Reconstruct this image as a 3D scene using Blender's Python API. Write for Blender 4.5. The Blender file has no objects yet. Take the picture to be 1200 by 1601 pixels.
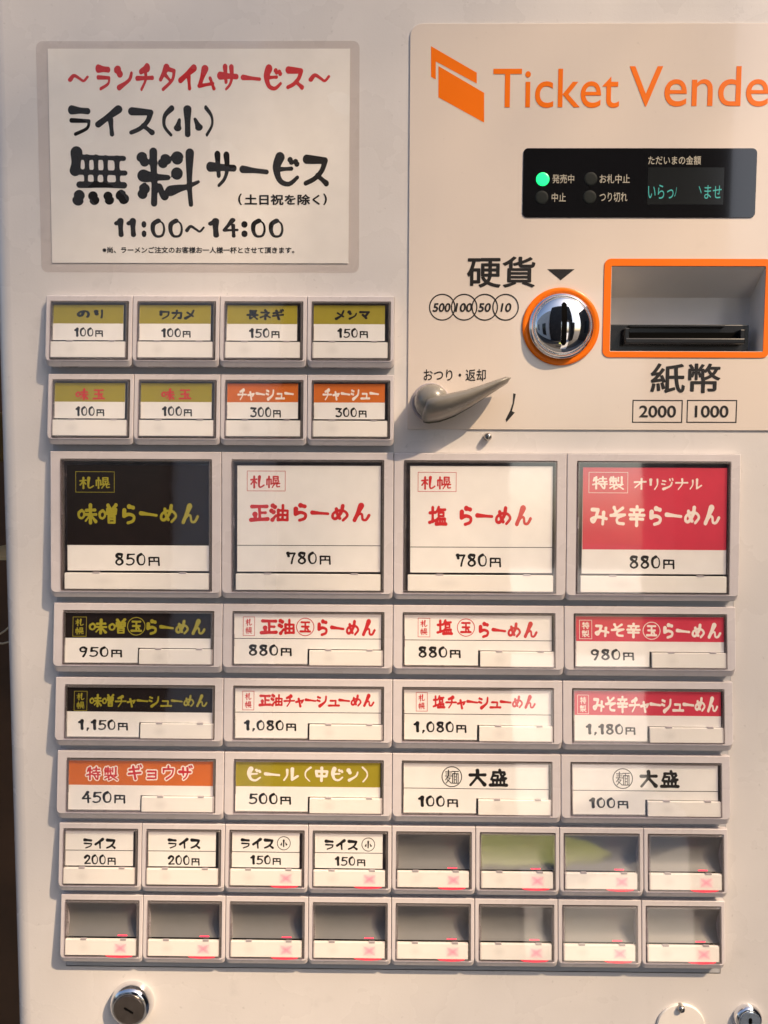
import bpy, bmesh, math, random
import numpy as np
from mathutils import Vector, Matrix

random.seed(7)
sc = bpy.context.scene
COL = sc.collection

# ------------------------------------------------------------------ camera
F = 1200.0
CP = np.array([0.22698543, -0.50807669, -0.10645319])
RV = np.array([0.06771198, 0.01056789, 0.00490608])
W = 0.057            # button pitch across
H = 0.05076909       # button pitch down
def rotm(w):
    t = np.linalg.norm(w); k = w / t
    K = np.array([[0, -k[2], k[1]], [k[2], 0, -k[0]], [-k[1], k[0], 0]])
    return np.eye(3) + math.sin(t) * K + (1 - math.cos(t)) * K @ K
M3 = rotm(RV) @ np.array([[1, 0, 0], [0, 0, -1], [0, 1, 0.]])
cam_d = bpy.data.cameras.new('camera')
cam_d.sensor_fit = 'HORIZONTAL'; cam_d.sensor_width = 36; cam_d.lens = 36.0 * F / 1200
cam_d.clip_start = 0.02; cam_d.clip_end = 500
cam = bpy.data.objects.new('camera', cam_d); COL.objects.link(cam)
Mi = M3.T
cam.matrix_world = Matrix(((Mi[0, 0], -Mi[0, 1], -Mi[0, 2], CP[0]),
                           (Mi[1, 0], -Mi[1, 1], -Mi[1, 2], CP[1]),
                           (Mi[2, 0], -Mi[2, 1], -Mi[2, 2], CP[2]), (0, 0, 0, 1)))
sc.camera = cam

def ray(px, py):
    return M3.T @ np.array([(px - 600) / F, (py - 800.5) / F, 1])
def P(px, py, Y=0.005):
    """where a measured point of the machine's front lies, on the plane y = Y"""
    d = ray(px, py); t = (Y - CP[1]) / d[1]
    return CP[0] + t * d[0], CP[2] + t * d[2]

# ------------------------------------------------------------------ light
SUN_STRENGTH = 4.6
SKY = 0.14
to_sun = Vector((0.53, -0.45, 0.69)).normalized()
wd = bpy.data.worlds.new('World'); sc.world = wd; wd.use_nodes = True
nt = wd.node_tree; bgn = nt.nodes['Background']
sky = nt.nodes.new('ShaderNodeTexSky'); sky.sky_type = 'NISHITA'; sky.sun_disc = False
sky.sun_elevation = math.asin(to_sun.z); sky.sun_rotation = math.atan2(to_sun.x, to_sun.y)
sky.air_density = 1.0; sky.dust_density = 3.0
nt.links.new(sky.outputs[0], bgn.inputs[0]); bgn.inputs[1].default_value = SKY
sl = bpy.data.lights.new('sun', 'SUN'); sl.energy = SUN_STRENGTH; sl.angle = math.radians(0.6); sl.color = (1, .74, .48)
so = bpy.data.objects.new('sun', sl); COL.objects.link(so)
so.rotation_euler = (-to_sun).to_track_quat('-Z', 'Y').to_euler()
sc.view_settings.view_transform = 'Standard'; sc.view_settings.look = 'None'
sc.view_settings.exposure = 0.35; sc.view_settings.gamma = 1
sc.cycles.max_bounces = 8; sc.cycles.transparent_max_bounces = 16

# ------------------------------------------------------------------ materials
MATS = {}
def mat(name, col, rough=.5, metal=0, spec=.5, var=0, vscale=40, bump=0, bscale=300, emit=None, estr=0, coat=0):
    if name in MATS: return MATS[name]
    m = bpy.data.materials.new(name); m.use_nodes = True; n = m.node_tree; b = n.nodes['Principled BSDF']
    b.inputs['Base Color'].default_value = (*col, 1); b.inputs['Roughness'].default_value = rough
    b.inputs['Metallic'].default_value = metal; b.inputs['Specular IOR Level'].default_value = spec
    b.inputs['Coat Weight'].default_value = coat; b.inputs['Coat Roughness'].default_value = .03
    if emit: b.inputs['Emission Color'].default_value = (*emit, 1); b.inputs['Emission Strength'].default_value = estr
    tc = n.nodes.new('ShaderNodeTexCoord')
    if var:
        t = n.nodes.new('ShaderNodeTexNoise'); t.inputs['Scale'].default_value = vscale; t.inputs['Detail'].default_value = 6
        n.links.new(tc.outputs['Object'], t.inputs['Vector'])
        r = n.nodes.new('ShaderNodeMapRange'); r.inputs[1].default_value = .3; r.inputs[2].default_value = .7
        r.inputs[3].default_value = 1 - var; r.inputs[4].default_value = 1 + var * .5
        n.links.new(t.outputs[0], r.inputs[0])
        mx = n.nodes.new('ShaderNodeMix'); mx.data_type = 'RGBA'; mx.blend_type = 'MULTIPLY'; mx.inputs[0].default_value = 1
        mx.inputs[6].default_value = (*col, 1); n.links.new(r.outputs[0], mx.inputs[7]); n.links.new(mx.outputs[2], b.inputs['Base Color'])
    if bump:
        t = n.nodes.new('ShaderNodeTexNoise'); t.inputs['Scale'].default_value = bscale; t.inputs['Detail'].default_value = 3
        n.links.new(tc.outputs['Object'], t.inputs['Vector'])
        bp = n.nodes.new('ShaderNodeBump'); bp.inputs['Strength'].default_value = bump; bp.inputs['Distance'].default_value = .0005
        n.links.new(t.outputs[0], bp.inputs['Height']); n.links.new(bp.outputs[0], b.inputs['Normal'])
    MATS[name] = m
    return m

def wear(m, spots=.16, streak=.05):
    """small specks, faint rubs and uneven gloss of handled paint"""
    n = m.node_tree; b = n.nodes['Principled BSDF']; L = n.links.new
    src = b.inputs['Base Color'].links[0].from_socket; tc = n.nodes.new('ShaderNodeTexCoord')
    for scale, lo, hi, amt, st in ((260, .70, .76, spots, (1, 1, 1)), (55, .66, .78, spots * .5, (1, 1, 1)), (30, .60, .78, streak, (6, 1, .5)), (22, .62, .80, streak, (.4, 1, 7))):
        mp = n.nodes.new('ShaderNodeMapping'); mp.inputs['Scale'].default_value = st; L(tc.outputs['Object'], mp.inputs[0])
        t = n.nodes.new('ShaderNodeTexNoise'); t.inputs['Scale'].default_value = scale; t.inputs['Detail'].default_value = 3; L(mp.outputs[0], t.inputs['Vector'])
        r = n.nodes.new('ShaderNodeMapRange'); r.inputs[1].default_value = lo; r.inputs[2].default_value = hi; r.inputs[3].default_value = 1; r.inputs[4].default_value = 1 - amt; L(t.outputs[0], r.inputs[0])
        mx = n.nodes.new('ShaderNodeMix'); mx.data_type = 'RGBA'; mx.blend_type = 'MULTIPLY'; mx.inputs[0].default_value = 1; L(src, mx.inputs[6]); L(r.outputs[0], mx.inputs[7]); src = mx.outputs[2]
    L(src, b.inputs['Base Color'])
    t = n.nodes.new('ShaderNodeTexNoise'); t.inputs['Scale'].default_value = 18; t.inputs['Detail'].default_value = 5; L(tc.outputs['Object'], t.inputs['Vector'])
    r = n.nodes.new('ShaderNodeMapRange'); base = b.inputs['Roughness'].default_value; r.inputs[1].default_value = .35; r.inputs[2].default_value = .7
    r.inputs[3].default_value = base * .8; r.inputs[4].default_value = base * 1.7; L(t.outputs[0], r.inputs[0]); L(r.outputs[0], b.inputs['Roughness'])
def clear(name, tint=(1, 1, 1), refl=.09, rough=.015, body=0, bcol=(.5, .5, .5), bump=0):
    """thin clear plastic: lets the light through, mirrors a little, more at a grazing angle"""
    m = bpy.data.materials.new(name); m.use_nodes = True; n = m.node_tree
    for x in list(n.nodes): n.nodes.remove(x)
    o = n.nodes.new('ShaderNodeOutputMaterial'); tr = n.nodes.new('ShaderNodeBsdfTransparent'); tr.inputs[0].default_value = (*tint, 1)
    gl = n.nodes.new('ShaderNodeBsdfGlossy'); gl.inputs['Roughness'].default_value = rough
    ge = n.nodes.new('ShaderNodeNewGeometry'); dt = n.nodes.new('ShaderNodeVectorMath'); dt.operation = 'DOT_PRODUCT'
    n.links.new(ge.outputs['Incoming'], dt.inputs[0]); n.links.new(ge.outputs['Normal'], dt.inputs[1])
    def mth(op, a, b=None):
        q = n.nodes.new('ShaderNodeMath'); q.operation = op; q.use_clamp = op != 'MULTIPLY'
        for i, v in enumerate((a, b)):
            if v is None: continue
            if hasattr(v, 'is_output'): n.links.new(v, q.inputs[i])
            else: q.inputs[i].default_value = v
        return q.outputs[0]
    ab = n.nodes.new('ShaderNodeMath'); ab.operation = 'ABSOLUTE'; n.links.new(dt.outputs['Value'], ab.inputs[0])
    sch = mth('POWER', mth('SUBTRACT', 1, ab.outputs[0]), 5)
    ma = n.nodes.new('ShaderNodeMath'); ma.operation = 'MULTIPLY_ADD'; ma.inputs[1].default_value = 1 - refl; ma.inputs[2].default_value = refl
    n.links.new(sch, ma.inputs[0])
    base = tr.outputs[0]
    if body:
        df = n.nodes.new('ShaderNodeBsdfDiffuse'); df.inputs[0].default_value = (*bcol, 1)
        mb = n.nodes.new('ShaderNodeMixShader'); mb.inputs[0].default_value = body
        n.links.new(base, mb.inputs[1]); n.links.new(df.outputs[0], mb.inputs[2]); base = mb.outputs[0]
    n.links.new(ma.outputs[0], gl.inputs['Color'])
    mx = n.nodes.new('ShaderNodeMixShader'); half = n.nodes.new('ShaderNodeMath'); half.operation = 'MULTIPLY'; half.inputs[1].default_value = .35
    n.links.new(ma.outputs[0], half.inputs[0]); blk = n.nodes.new('ShaderNodeBsdfTransparent'); blk.inputs[0].default_value = (0, 0, 0, 1)
    n.links.new(half.outputs[0], mx.inputs[0]); n.links.new(base, mx.inputs[1]); n.links.new(blk.outputs[0], mx.inputs[2])
    ad = n.nodes.new('ShaderNodeAddShader'); n.links.new(mx.outputs[0], ad.inputs[0]); n.links.new(gl.outputs[0], ad.inputs[1]); n.links.new(ad.outputs[0], o.inputs[0])
    if bump:
        tc = n.nodes.new('ShaderNodeTexCoord'); t = n.nodes.new('ShaderNodeTexNoise'); t.inputs['Scale'].default_value = 30
        n.links.new(tc.outputs['Object'], t.inputs['Vector'])
        bp = n.nodes.new('ShaderNodeBump'); bp.inputs['Strength'].default_value = bump; bp.inputs['Distance'].default_value = .001
        n.links.new(t.outputs[0], bp.inputs['Height']); n.links.new(bp.outputs[0], gl.inputs['Normal']); 
    return m

M_PANEL = mat('painted_steel', (.74, .71, .70), .24, var=.05, vscale=14, bump=.10, bscale=900, coat=.35)
M_CTRL = mat('control_sheet', (.80, .71, .64), .10, var=.03, vscale=7, coat=.6)
M_BEZEL = mat('bezel_plastic', (.66, .61, .62), .26, var=.05, vscale=60, bump=.15, bscale=1500)
M_BASE = mat('base_plastic', (.50, .51, .54), .5, var=.05, vscale=50)
wear(M_PANEL, .14, .018); wear(M_CTRL, .08, .012); wear(M_BEZEL, .16, .05)
M_DARK = mat('dark_recess', (.17, .15, .16), .5, var=.3, vscale=120)
M_WELL = mat('well_wall', (.45, .40, .42), .35, var=.2, vscale=100)
M_TRAY = mat('grey_curved_floor', (.15, .15, .15), .45, var=.06, vscale=60)
M_PAPER = mat('paper_white', (.83, .80, .765), .75, var=.035, vscale=90, bump=.05, bscale=400)
M_BLACKP = mat('card_black', (.013, .008, .007), .6, spec=.2, var=.2, vscale=90)
M_REDP = mat('card_red', (.60, .028, .065), .55, var=.05, vscale=90)
M_OLIVE = mat('card_olive', (.33, .27, .010), .6, var=.06, vscale=120)
M_ORANGEP = mat('card_orange', (.60, .135, .004), .6, var=.05, vscale=90)
M_INK = mat('ink_black', (.010, .009, .009), .6, spec=.2)
M_INKR = mat('ink_red', (.56, .014, .018), .55)
M_INKY = mat('ink_olive_yellow', (.34, .30, .02), .55)
M_INKW = mat('ink_white', (.86, .78, .70), .6)
M_PRINTO = mat('print_orange', (.95, .19, .002), .3, spec=.35)
M_PRINTK = mat('print_black', (.02, .017, .016), .3, coat=.3)
M_CHROME = mat('chrome', (.82, .82, .84), .045, metal=1)
M_STEEL = mat('worn_steel', (.45, .43, .41), .25, metal=1, var=.2, vscale=200)
M_LOCKF = mat('lock_face', (.22, .19, .175), .25, metal=.9, var=.2, vscale=150)
M_LOCKF2 = mat('lock_face_blued', (.50, .60, .72), .25, metal=.8, var=.2, vscale=150)
M_HOLE = mat('key_slot_black', (.003, .003, .003), .8, spec=.05)
M_SCREEN = mat('display_black', (.008, .008, .009), .06, coat=.8)
M_SCREEN2 = mat('display_window', (.016, .018, .019), .12)
M_LAMPOFF = mat('lamp_off', (.014, .018, .018), .6, spec=.15)
M_GREEN = mat('lamp_green', (.02, .6, .2), .3, emit=(.01, 1, .22), estr=1.1)
M_VFD = mat('teal_segments', (.02, .2, .18), .4, emit=(.04, .42, .36), estr=.42)
M_LABEL = mat('print_grey', (.45, .42, .34), .4)
M_LEVER = mat('lever_plastic', (.24, .222, .19), .26, var=.08, vscale=70, coat=.3)
M_RECESS = mat('recess_plastic', (.86, .82, .79), .45, var=.04, vscale=30)
M_MOUTH = mat('mouth_plastic', (.012, .012, .014), .22, var=.3, vscale=80)
M_CAPW = mat('cover_plate', (.86, .82, .78), .3, var=.03, vscale=60)
M_LED = mat('led_red', (.8, .02, .05), .4, emit=(1, .004, .04), estr=1.0)
M_LED2 = mat('led_red_bright', (.8, .02, .05), .4, emit=(1, .004, .045), estr=3.0)
M_CLEAR = clear('clear_acrylic', refl=.17, rough=.035, bump=.05)
M_RIM = clear('clear_rim', tint=(.72, .69, .72), refl=.16, rough=.05, body=.12, bcol=(.62, .57, .54))
M_LAM = clear('laminate_film', tint=(.99, .985, .98), refl=.05, rough=.12, body=.015, bcol=(.5, .45, .45), bump=.10)
M_LAMB = clear('laminate_back', tint=(.93, .91, .90), refl=.03, rough=.3, body=.08, bcol=(.5, .45, .44))

def strip_mat(name, col, spot):
    """white tab plastic with a faint unlit symbol behind it"""
    m = mat(name, col, .38, var=.02, vscale=60, coat=.2); n = m.node_tree; b = n.nodes['Principled BSDF']
    tc = n.nodes.new('ShaderNodeTexCoord'); mp = n.nodes.new('ShaderNodeMapping'); mp.inputs['Location'].default_value = (-spot[0], -.5, -.5)
    mp.vector_type = 'POINT'
    sc_ = n.nodes.new('ShaderNodeVectorMath'); sc_.operation = 'MULTIPLY'; sc_.inputs[1].default_value = (spot[1], 0, 2.4)
    n.links.new(tc.outputs['Generated'], mp.inputs[0]); n.links.new(mp.outputs[0], sc_.inputs[0])
    ln = n.nodes.new('ShaderNodeVectorMath'); ln.operation = 'LENGTH'; n.links.new(sc_.outputs[0], ln.inputs[0])
    r = n.nodes.new('ShaderNodeMapRange'); r.inputs[1].default_value = .15; r.inputs[2].default_value = 1.0; r.inputs[3].default_value = .90; r.inputs[4].default_value = 1
    n.links.new(ln.outputs['Value'], r.inputs[0])
    src = b.inputs['Base Color'].links[0].from_socket
    mx = n.nodes.new('ShaderNodeMix'); mx.data_type = 'RGBA'; mx.blend_type = 'MULTIPLY'; mx.inputs[0].default_value = 1
    n.links.new(src, mx.inputs[6]); n.links.new(r.outputs[0], mx.inputs[7]); n.links.new(mx.outputs[2], b.inputs['Base Color'])
    return m
M_STRIP = strip_mat('tab_plastic', (.84, .80, .75), (.27, 9.0))

def led_mark_mat():
    """lit red cross shining softly through the white tab"""
    m = bpy.data.materials.new('lit_cross'); m.use_nodes = True; n = m.node_tree
    for x in list(n.nodes): n.nodes.remove(x)
    L = n.links.new
    o = n.nodes.new('ShaderNodeOutputMaterial'); tc = n.nodes.new('ShaderNodeTexCoord'); sp = n.nodes.new('ShaderNodeSeparateXYZ')
    L(tc.outputs['UV'], sp.inputs[0])
    def mth(op, a, b=None, clampit=False):
        q = n.nodes.new('ShaderNodeMath'); q.operation = op; q.use_clamp = clampit
        for i, v in enumerate((a, b)):
            if v is None: continue
            if hasattr(v, 'is_output'): L(v, q.inputs[i])
            else: q.inputs[i].default_value = v
        return q.outputs[0]
    x = mth('SUBTRACT', sp.outputs[0], .5); y = mth('SUBTRACT', sp.outputs[1], .5)
    ax = mth('ABSOLUTE', x); ay = mth('ABSOLUTE', y)
    d = mth('ABSOLUTE', mth('SUBTRACT', ax, ay))
    cross = mth('MULTIPLY', mth('SUBTRACT', 1, mth('MULTIPLY', d, 4.2), True), mth('MULTIPLY', mth('SUBTRACT', .43, mth('MAXIMUM', ax, ay)), 10, True))
    rr = mth('SQRT', mth('ADD', mth('MULTIPLY', x, x), mth('MULTIPLY', y, y)))
    halo = mth('SUBTRACT', 1, mth('MULTIPLY', rr, 2.05), True)
    fac = mth('ADD', mth('MULTIPLY', cross, .20), mth('MULTIPLY', halo, .36), True)
    tr = n.nodes.new('ShaderNodeBsdfTransparent'); em = n.nodes.new('ShaderNodeEmission')
    em.inputs[0].default_value = (1, .22, .30, 1); em.inputs[1].default_value = .95
    mx = n.nodes.new('ShaderNodeMixShader'); L(fac, mx.inputs[0]); L(tr.outputs[0], mx.inputs[1]); L(em.outputs[0], mx.inputs[2]); L(mx.outputs[0], o.inputs[0])
    return m
M_CROSS = led_mark_mat()

# ------------------------------------------------------------------ object helpers
def empty(name, loc=(0, 0, 0), parent=None, **props):
    o = bpy.data.objects.new(name, None); o.empty_display_size = .01; COL.objects.link(o)
    if parent: o.parent = parent
    o.location = loc
    for k, v in props.items(): o[k] = v
    return o
def link(name, me, parent=None, loc=(0, 0, 0), **props):
    o = bpy.data.objects.new(name, me); COL.objects.link(o)
    if parent: o.parent = parent
    o.location = loc
    for k, v in props.items(): o[k] = v
    return o
def mesh(name, V, Fc, mats, smooth=False, mi=None):
    me = bpy.data.meshes.new(name); me.from_pydata([tuple(v) for v in V], [], Fc)
    for m in (mats if isinstance(mats, (list, tuple)) else [mats]): me.materials.append(m)
    if mi is not None: me.polygons.foreach_set('material_index', mi)
    if smooth: me.polygons.foreach_set('use_smooth', [True] * len(me.polygons))
    me.update(); return me
class MB:
    """collects shapes into one mesh"""
    def __init__(s): s.V = []; s.F = []; s.I = []; s.S = []
    def add(s, V, Fc, mi=0, smooth=False):
        b = len(s.V); s.V += [tuple(map(float, v)) for v in V]; s.F += [tuple(i + b for i in f) for f in Fc]
        s.I += [mi] * len(Fc); s.S += [smooth] * len(Fc)
    def box(s, x0, x1, y0, y1, z0, z1, mi=0, bev=0):
        if bev <= 0:
            V = [(x, y, z) for x in (x0, x1) for y in (y0, y1) for z in (z0, z1)]
            s.add(V, [(0, 1, 3, 2), (4, 6, 7, 5), (0, 4, 5, 1), (2, 3, 7, 6), (0, 2, 6, 4), (1, 5, 7, 3)], mi); return
        bm = bmesh.new(); bmesh.ops.create_cube(bm, size=1)
        for v in bm.verts: v.co = Vector(((x0 + x1) / 2 + v.co.x * (x1 - x0), (y0 + y1) / 2 + v.co.y * (y1 - y0), (z0 + z1) / 2 + v.co.z * (z1 - z0)))
        bmesh.ops.bevel(bm, geom=bm.edges[:], offset=bev, segments=2, affect='EDGES', profile=.5)
        bm.verts.index_update(); s.add([v.co[:] for v in bm.verts], [[v.index for v in f.verts] for f in bm.faces], mi); bm.free()
    def loops(s, LL, mi=0, smooth=False, cap0=False, cap1=False):
        n = len(LL[0]); V = [p for l in LL for p in l]; Fc = []
        for a in range(len(LL) - 1):
            for i in range(n):
                j = (i + 1) % n; Fc.append((a * n + i, a * n + j, (a + 1) * n + j, (a + 1) * n + i))
        if cap0: Fc.append(tuple(reversed(range(n))))
        if cap1: Fc.append(tuple((len(LL) - 1) * n + i for i in range(n)))
        s.add(V, Fc, mi, smooth)
    def lathe(s, c, prof, mi=0, n=48, smooth=True, axis=(0, -1, 0), cap=True):
        """prof: (radius, height along axis)"""
        a = Vector(axis).normalized(); u = Vector((1, 0, 0)); u = (u - a * u.dot(a)).normalized(); w = a.cross(u)
        LL = []
        for r, h in prof:
            LL.append([tuple(Vector(c) + a * h + (u * math.cos(t) + w * math.sin(t)) * max(r, 1e-6)) for t in [2 * math.pi * k / n for k in range(n)]])
        s.loops(LL, mi, smooth, cap1=cap)
    def build(s, name, mats):
        me = mesh(name, s.V, s.F, mats, mi=s.I); me.polygons.foreach_set('use_smooth', s.S)
        bm = bmesh.new(); bm.from_mesh(me); bmesh.ops.recalc_face_normals(bm, faces=bm.faces); bm.to_mesh(me); bm.free()
        return me
def rr(x0, x1, y0, y1, r, n=6):
    """rounded rectangle, r = one radius or (x0y0, x1y0, x1y1, x0y1)"""
    r = [r] * 4 if not isinstance(r, (list, tuple)) else r; P_ = []
    for (cx, cy, sx, sy, a0), q in zip(((x0, y0, 1, 1, 180), (x1, y0, -1, 1, 270), (x1, y1, -1, -1, 0), (x0, y1, 1, -1, 90)), r):
        for k in range(n + 1):
            a = math.radians(a0 + 90 * k / n)
            P_.append((cx + sx * q + q * math.cos(a), cy + sy * q + q * math.sin(a)))
    return P_
def circ(cx, cy, r, n=48): return [(cx + r * math.cos(2 * math.pi * k / n), cy + r * math.sin(2 * math.pi * k / n)) for k in range(n)]
def plate(name, loops, y, thick, mats, bevel=0):
    """flat plate with holes; outlines in (x, z); its front lies at y, its back at y + thick"""
    cu = bpy.data.curves.new('outline', 'CURVE'); cu.dimensions = '2D'; cu.fill_mode = 'BOTH'
    cu.extrude = max(thick / 2 - bevel, 0); cu.bevel_depth = bevel; cu.bevel_resolution = 1; cu.offset = -bevel
    for lp in loops:
        s_ = cu.splines.new('POLY'); s_.points.add(len(lp) - 1); s_.use_cyclic_u = True
        for q, (a, b) in zip(s_.points, lp): q.co = (a, b, 0, 1)
    ob = bpy.data.objects.new('outline', cu); me = bpy.data.meshes.new_from_object(ob); me.name = name
    me.transform(Matrix(((1, 0, 0, 0), (0, 0, -1, y + thick / 2), (0, 1, 0, 0), (0, 0, 0, 1))))
    me.materials.clear(); me.materials.append(mats); bpy.data.objects.remove(ob); bpy.data.curves.remove(cu)
    return me

# ------------------------------------------------------------------ brush lettering: strokes on a 100 x 100 field, y down
G = {}
def g(ch, s, adv=1.0): G[ch] = (s, adv)
g('ラ', '1.7>1.2|20,20 80,24; .9>.7|18,52 84,54! 76,76 32,94')
g('イ', '1.6>1.3|80,14 14,62; 1.1>.9|54,46 58,94')
g('ス', '1.7>.9|16,20 82,24! 70,54 44,78 12,92; .9>1.2|54,68 86,92')
g('(', '1.3>.7|66,4 38,30 36,66 62,96', .55)
g(')', '1>.8|34,4 62,32 64,64 38,96', .55)
g('小', '1.4>1|50,6 50,94; .5>1.4|24,42 18,70; .5>1.4|74,40 86,68')
g('サ', '1.7>1.2|8,42 92,46; 1.3>.9|34,8 38,66; 1.3>.6|66,10 68,48 58,76 38,94')
g('ー', '1.4>.9|8,46 92,54')
g('ビ', '1.9>.7|30,12 18,44 30,82 60,92 88,72; .9>.8|28,48 68,46; 1.1>1.1|64,20 68,26; 1.1>1.1|82,26 86,32')
g('ン', '1.9>1.6|20,22 30,38; .7>1.3|86,34 74,62 26,92')
g('チ', '1.1>1.9|30,32 64,18; 1>.9|8,56 94,54; 1>.7|54,24 56,60 32,96')
g('タ', '1.7>.9|46,12 16,58; 1>.8|48,16 84,24! 74,60 28,96; .9>.7|42,42 68,66')
g('ム', '1.8>1|46,10 20,82!; 1>.9|18,84 82,74; .8>.9|70,50 88,96')
g('〜', '1.2>.7|6,60 26,38 54,54 74,66 94,44')
g('無', '18>17|14,12 13,30 11,42; 8>8|22,20 92,22; 8.5>8|8,44 94,46; 10>10|18,65 92,66; 9>8|31,20 31,42; 8.5>8|46,20 46,44; 8>8|62,21 62,44; 9>9|81,22 81,44; 7>7|29,46 29,63; 8>7|45,46 45,63; 8>7|61,46 61,63; 8>7.5|82,46 82,63; 17>18|17,83 15,90; 15>16|40,84 42,90; 14>15|65,84 67,90; 17>17|87,83 91,88')
g('料', '17>15|9,18 13,25; 18>16|48,22 44,27; 12>10|28,8 28,30 29,60 28,94; 19>8|11,48 22,50 52,51; 17>16|12,70 9,78; 10>13|37,66 42,77 46,82; 19>18|68,18 68,20; 18>18|67,44 67,45; 16>5|56,73 70,69 84,66 103,58; 13>7|89,10 88,40 88,70 90,96')
g('0', '1.4>.4|30,10 10,26 7,58 16,84 30,90 46,84 54,58 50,26 34,10 26,11', .68)
g('1', '1.3>1.3|8,28 26,12; 1.8>1.5|28,14 28,52 30,88', .52)
g('2', '1.6>.9|10,30 28,12 50,22 44,48 10,86!; .9>.9|10,88 58,86', .68)
g('3', '1.4>.9|8,14 52,14! 28,42!; .9>1.2|28,42 54,56 48,84 26,92 8,86', .68)
g('4', '1.4>.9|40,10 6,60!; .9>.8|6,62 58,60; 1>1|42,36 44,92', .68)
g('5', '1.1>.8|16,14 12,46! 36,42 54,58 46,84 22,92 6,86; 1>.8|16,14 56,12', .68)
g('7', '1.8>1.3|8,14 12,36; 1.1>.9|10,16 54,14! 40,50 32,92', .68)
g('8', '1.5>.8|44,14 20,12 14,30 46,56 50,78 30,92 10,80 14,60 44,36 46,16', .68)
g('9', '1.3>.8|48,22 30,10 10,22 12,44 32,50 48,36 50,20; .9>1.1|50,22 46,58 30,94', .68)
g(',', '1.2>.7|18,84 12,102', .36)
g(':', '1.9>1.9|20,36 20,38; 1.9>1.9|20,74 20,76', .46)
g('円', '.9>.8|12,36 12,94; .9>.9|12,36 74,36! 76,94; .8>.8|44,38 44,62; .8>.8|14,64 74,64', .92)
MOU = '1>.9|22,34 6,46 8,66 22,72 34,60 32,42 20,34'
g('味', MOU + ';1.1|46,34 92,32;1|40,54 98,54;1.3|68,8 68,94;.9>.7|66,58 42,86;.8>1.3|72,60 96,88', 1.06)
g('噌', MOU + ';1.3|50,8 58,20;1.3|92,6 82,18;.9|46,26 94,26! 92,50! 46,50! 46,26;.8|70,28 70,50;.8|48,38 92,38;.9|54,62 86,62! 86,92! 54,92! 54,62;.8|56,76 84,76', 1.06)
g('ら', '1.6>1.3|52,12 74,18;1.5>1|26,30 24,58! 50,50 76,60 72,82 44,92')
g('め', '1.1|30,28 36,56 50,78;1.2>.9|64,10 56,46 30,80 12,74 16,52 44,36 76,40 90,62 68,88', 1.04)
g('ん', '1.9>1.3|54,10 36,50 18,88!;.9>1|18,86 42,56 58,58 62,84 80,86 96,62', 1.04)
g('正', '1.2|12,16 92,16;1|52,18 54,86;1|54,50 84,50;1.7>1|28,58 30,84;1.3|6,88 96,84', 1.05)
g('油', '1.5|12,14 22,20;1.5|6,42 16,48;.8>1.4|30,66 12,90;1|42,36 42,90;.9|42,38 92,38! 92,88;.9|66,10 66,86;.9|44,62 90,62;1|42,88 92,88', 1.05)
g('塩', '1|6,36 38,34;1|22,10 22,80;1|4,84 40,74;.9|56,8 46,28;.9|54,20 92,20;.8|56,34 84,34! 84,52! 56,52! 56,34;.9|50,66 92,66;.8|50,66 50,90;.8|64,66 64,90;.8|78,66 78,90;.8|92,66 92,90;1.1|42,92 98,92', 1.06)
g('玉', '1|16,16 84,16;1|20,50 80,50;1.1|8,88 92,88;1|50,18 50,86;1|66,62 74,74')
g('札', '1|6,32 46,28;1.1|28,6 28,94;.9|26,36 6,66;.9|32,42 44,58;1.7>.8|66,8 62,76 74,90 98,74', 1.05)
g('幌', '.9|8,30 8,72;.9|8,30 38,30! 38,68;1|23,8 23,94;.8|54,8 88,8! 88,36! 54,36! 54,8;.7|54,22 88,22;.8|72,38 72,60;.8|52,44 58,54;.8|92,44 84,56;.9|46,62 98,62;1>.7|64,64 46,94;.8|80,64 80,88 98,86', 1.05)
g('特', '.9|14,14 8,36;1|10,30 40,28;1.1|26,8 26,94;1|4,64 42,54;.9|50,20 92,20;1|70,6 70,40;.9|46,42 96,42;.9|46,60 98,60;1|82,44 82,90 70,88;1|58,68 66,80', 1.04)
g('製', '.8|16,6 8,18;.8|14,16 50,16;.8|6,28 54,28;.9|30,4 30,50;.8|10,38 10,50;.8|10,38 50,38! 48,48;.9|64,10 64,38;1.1|86,6 86,50;.9|50,52 50,60;.8|8,62 94,62;.9|46,64 8,88;.9|36,74 36,96;.9|36,96 54,88;.8|84,68 64,78;.9|50,64 96,96', 1.04)
g('オ', '1.2|8,36 92,32;1.2|60,8 60,92;.9|56,38 12,80')
g('リ', '1.8>1.4|24,14 24,56;1>.8|74,10 74,56 54,94', .95)
g('ジ', '1|14,22 34,26;1|8,48 28,52;.8>1.8|84,34 70,66 20,90;.9|66,8 70,20;.9|86,4 90,16')
g('ナ', '1.1|8,40 94,38;1.2>.7|54,8 54,50 26,94')
g('ル', '1>.7|28,18 28,56 10,90;1.4>1|60,10 60,86! 94,60', 1.05)
g('み', '1.2>1|12,18 46,20! 26,74 12,80 8,64 50,56 94,66;1.2>1|78,34 76,60 72,92', 1.06)
g('そ', '1.2>1|26,10 34,26;1>.9|76,10 26,44;1|8,50 90,44! 48,62 50,86 84,90', 1.04)
g('辛', '1.1|50,4 50,18;1|14,20 86,20;.9|32,26 36,42;.9|68,26 64,42;1|8,46 92,46;1|14,66 86,66;1.2|50,46 50,98', 1.04)
g('ャ', '1.1>.9|10,62 72,48! 58,68;1.2|32,38 46,96', .86)
g('シ', '1.1|12,22 30,28;1.1|8,48 26,54;.9>1.7|82,18 74,58 28,92')
g('ュ', '1|20,50 66,50! 62,86;1.1|6,88 92,88', .9)
g('ョ', '1|16,44 76,44! 76,92! 16,92;1|20,68 74,68', .92)
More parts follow.
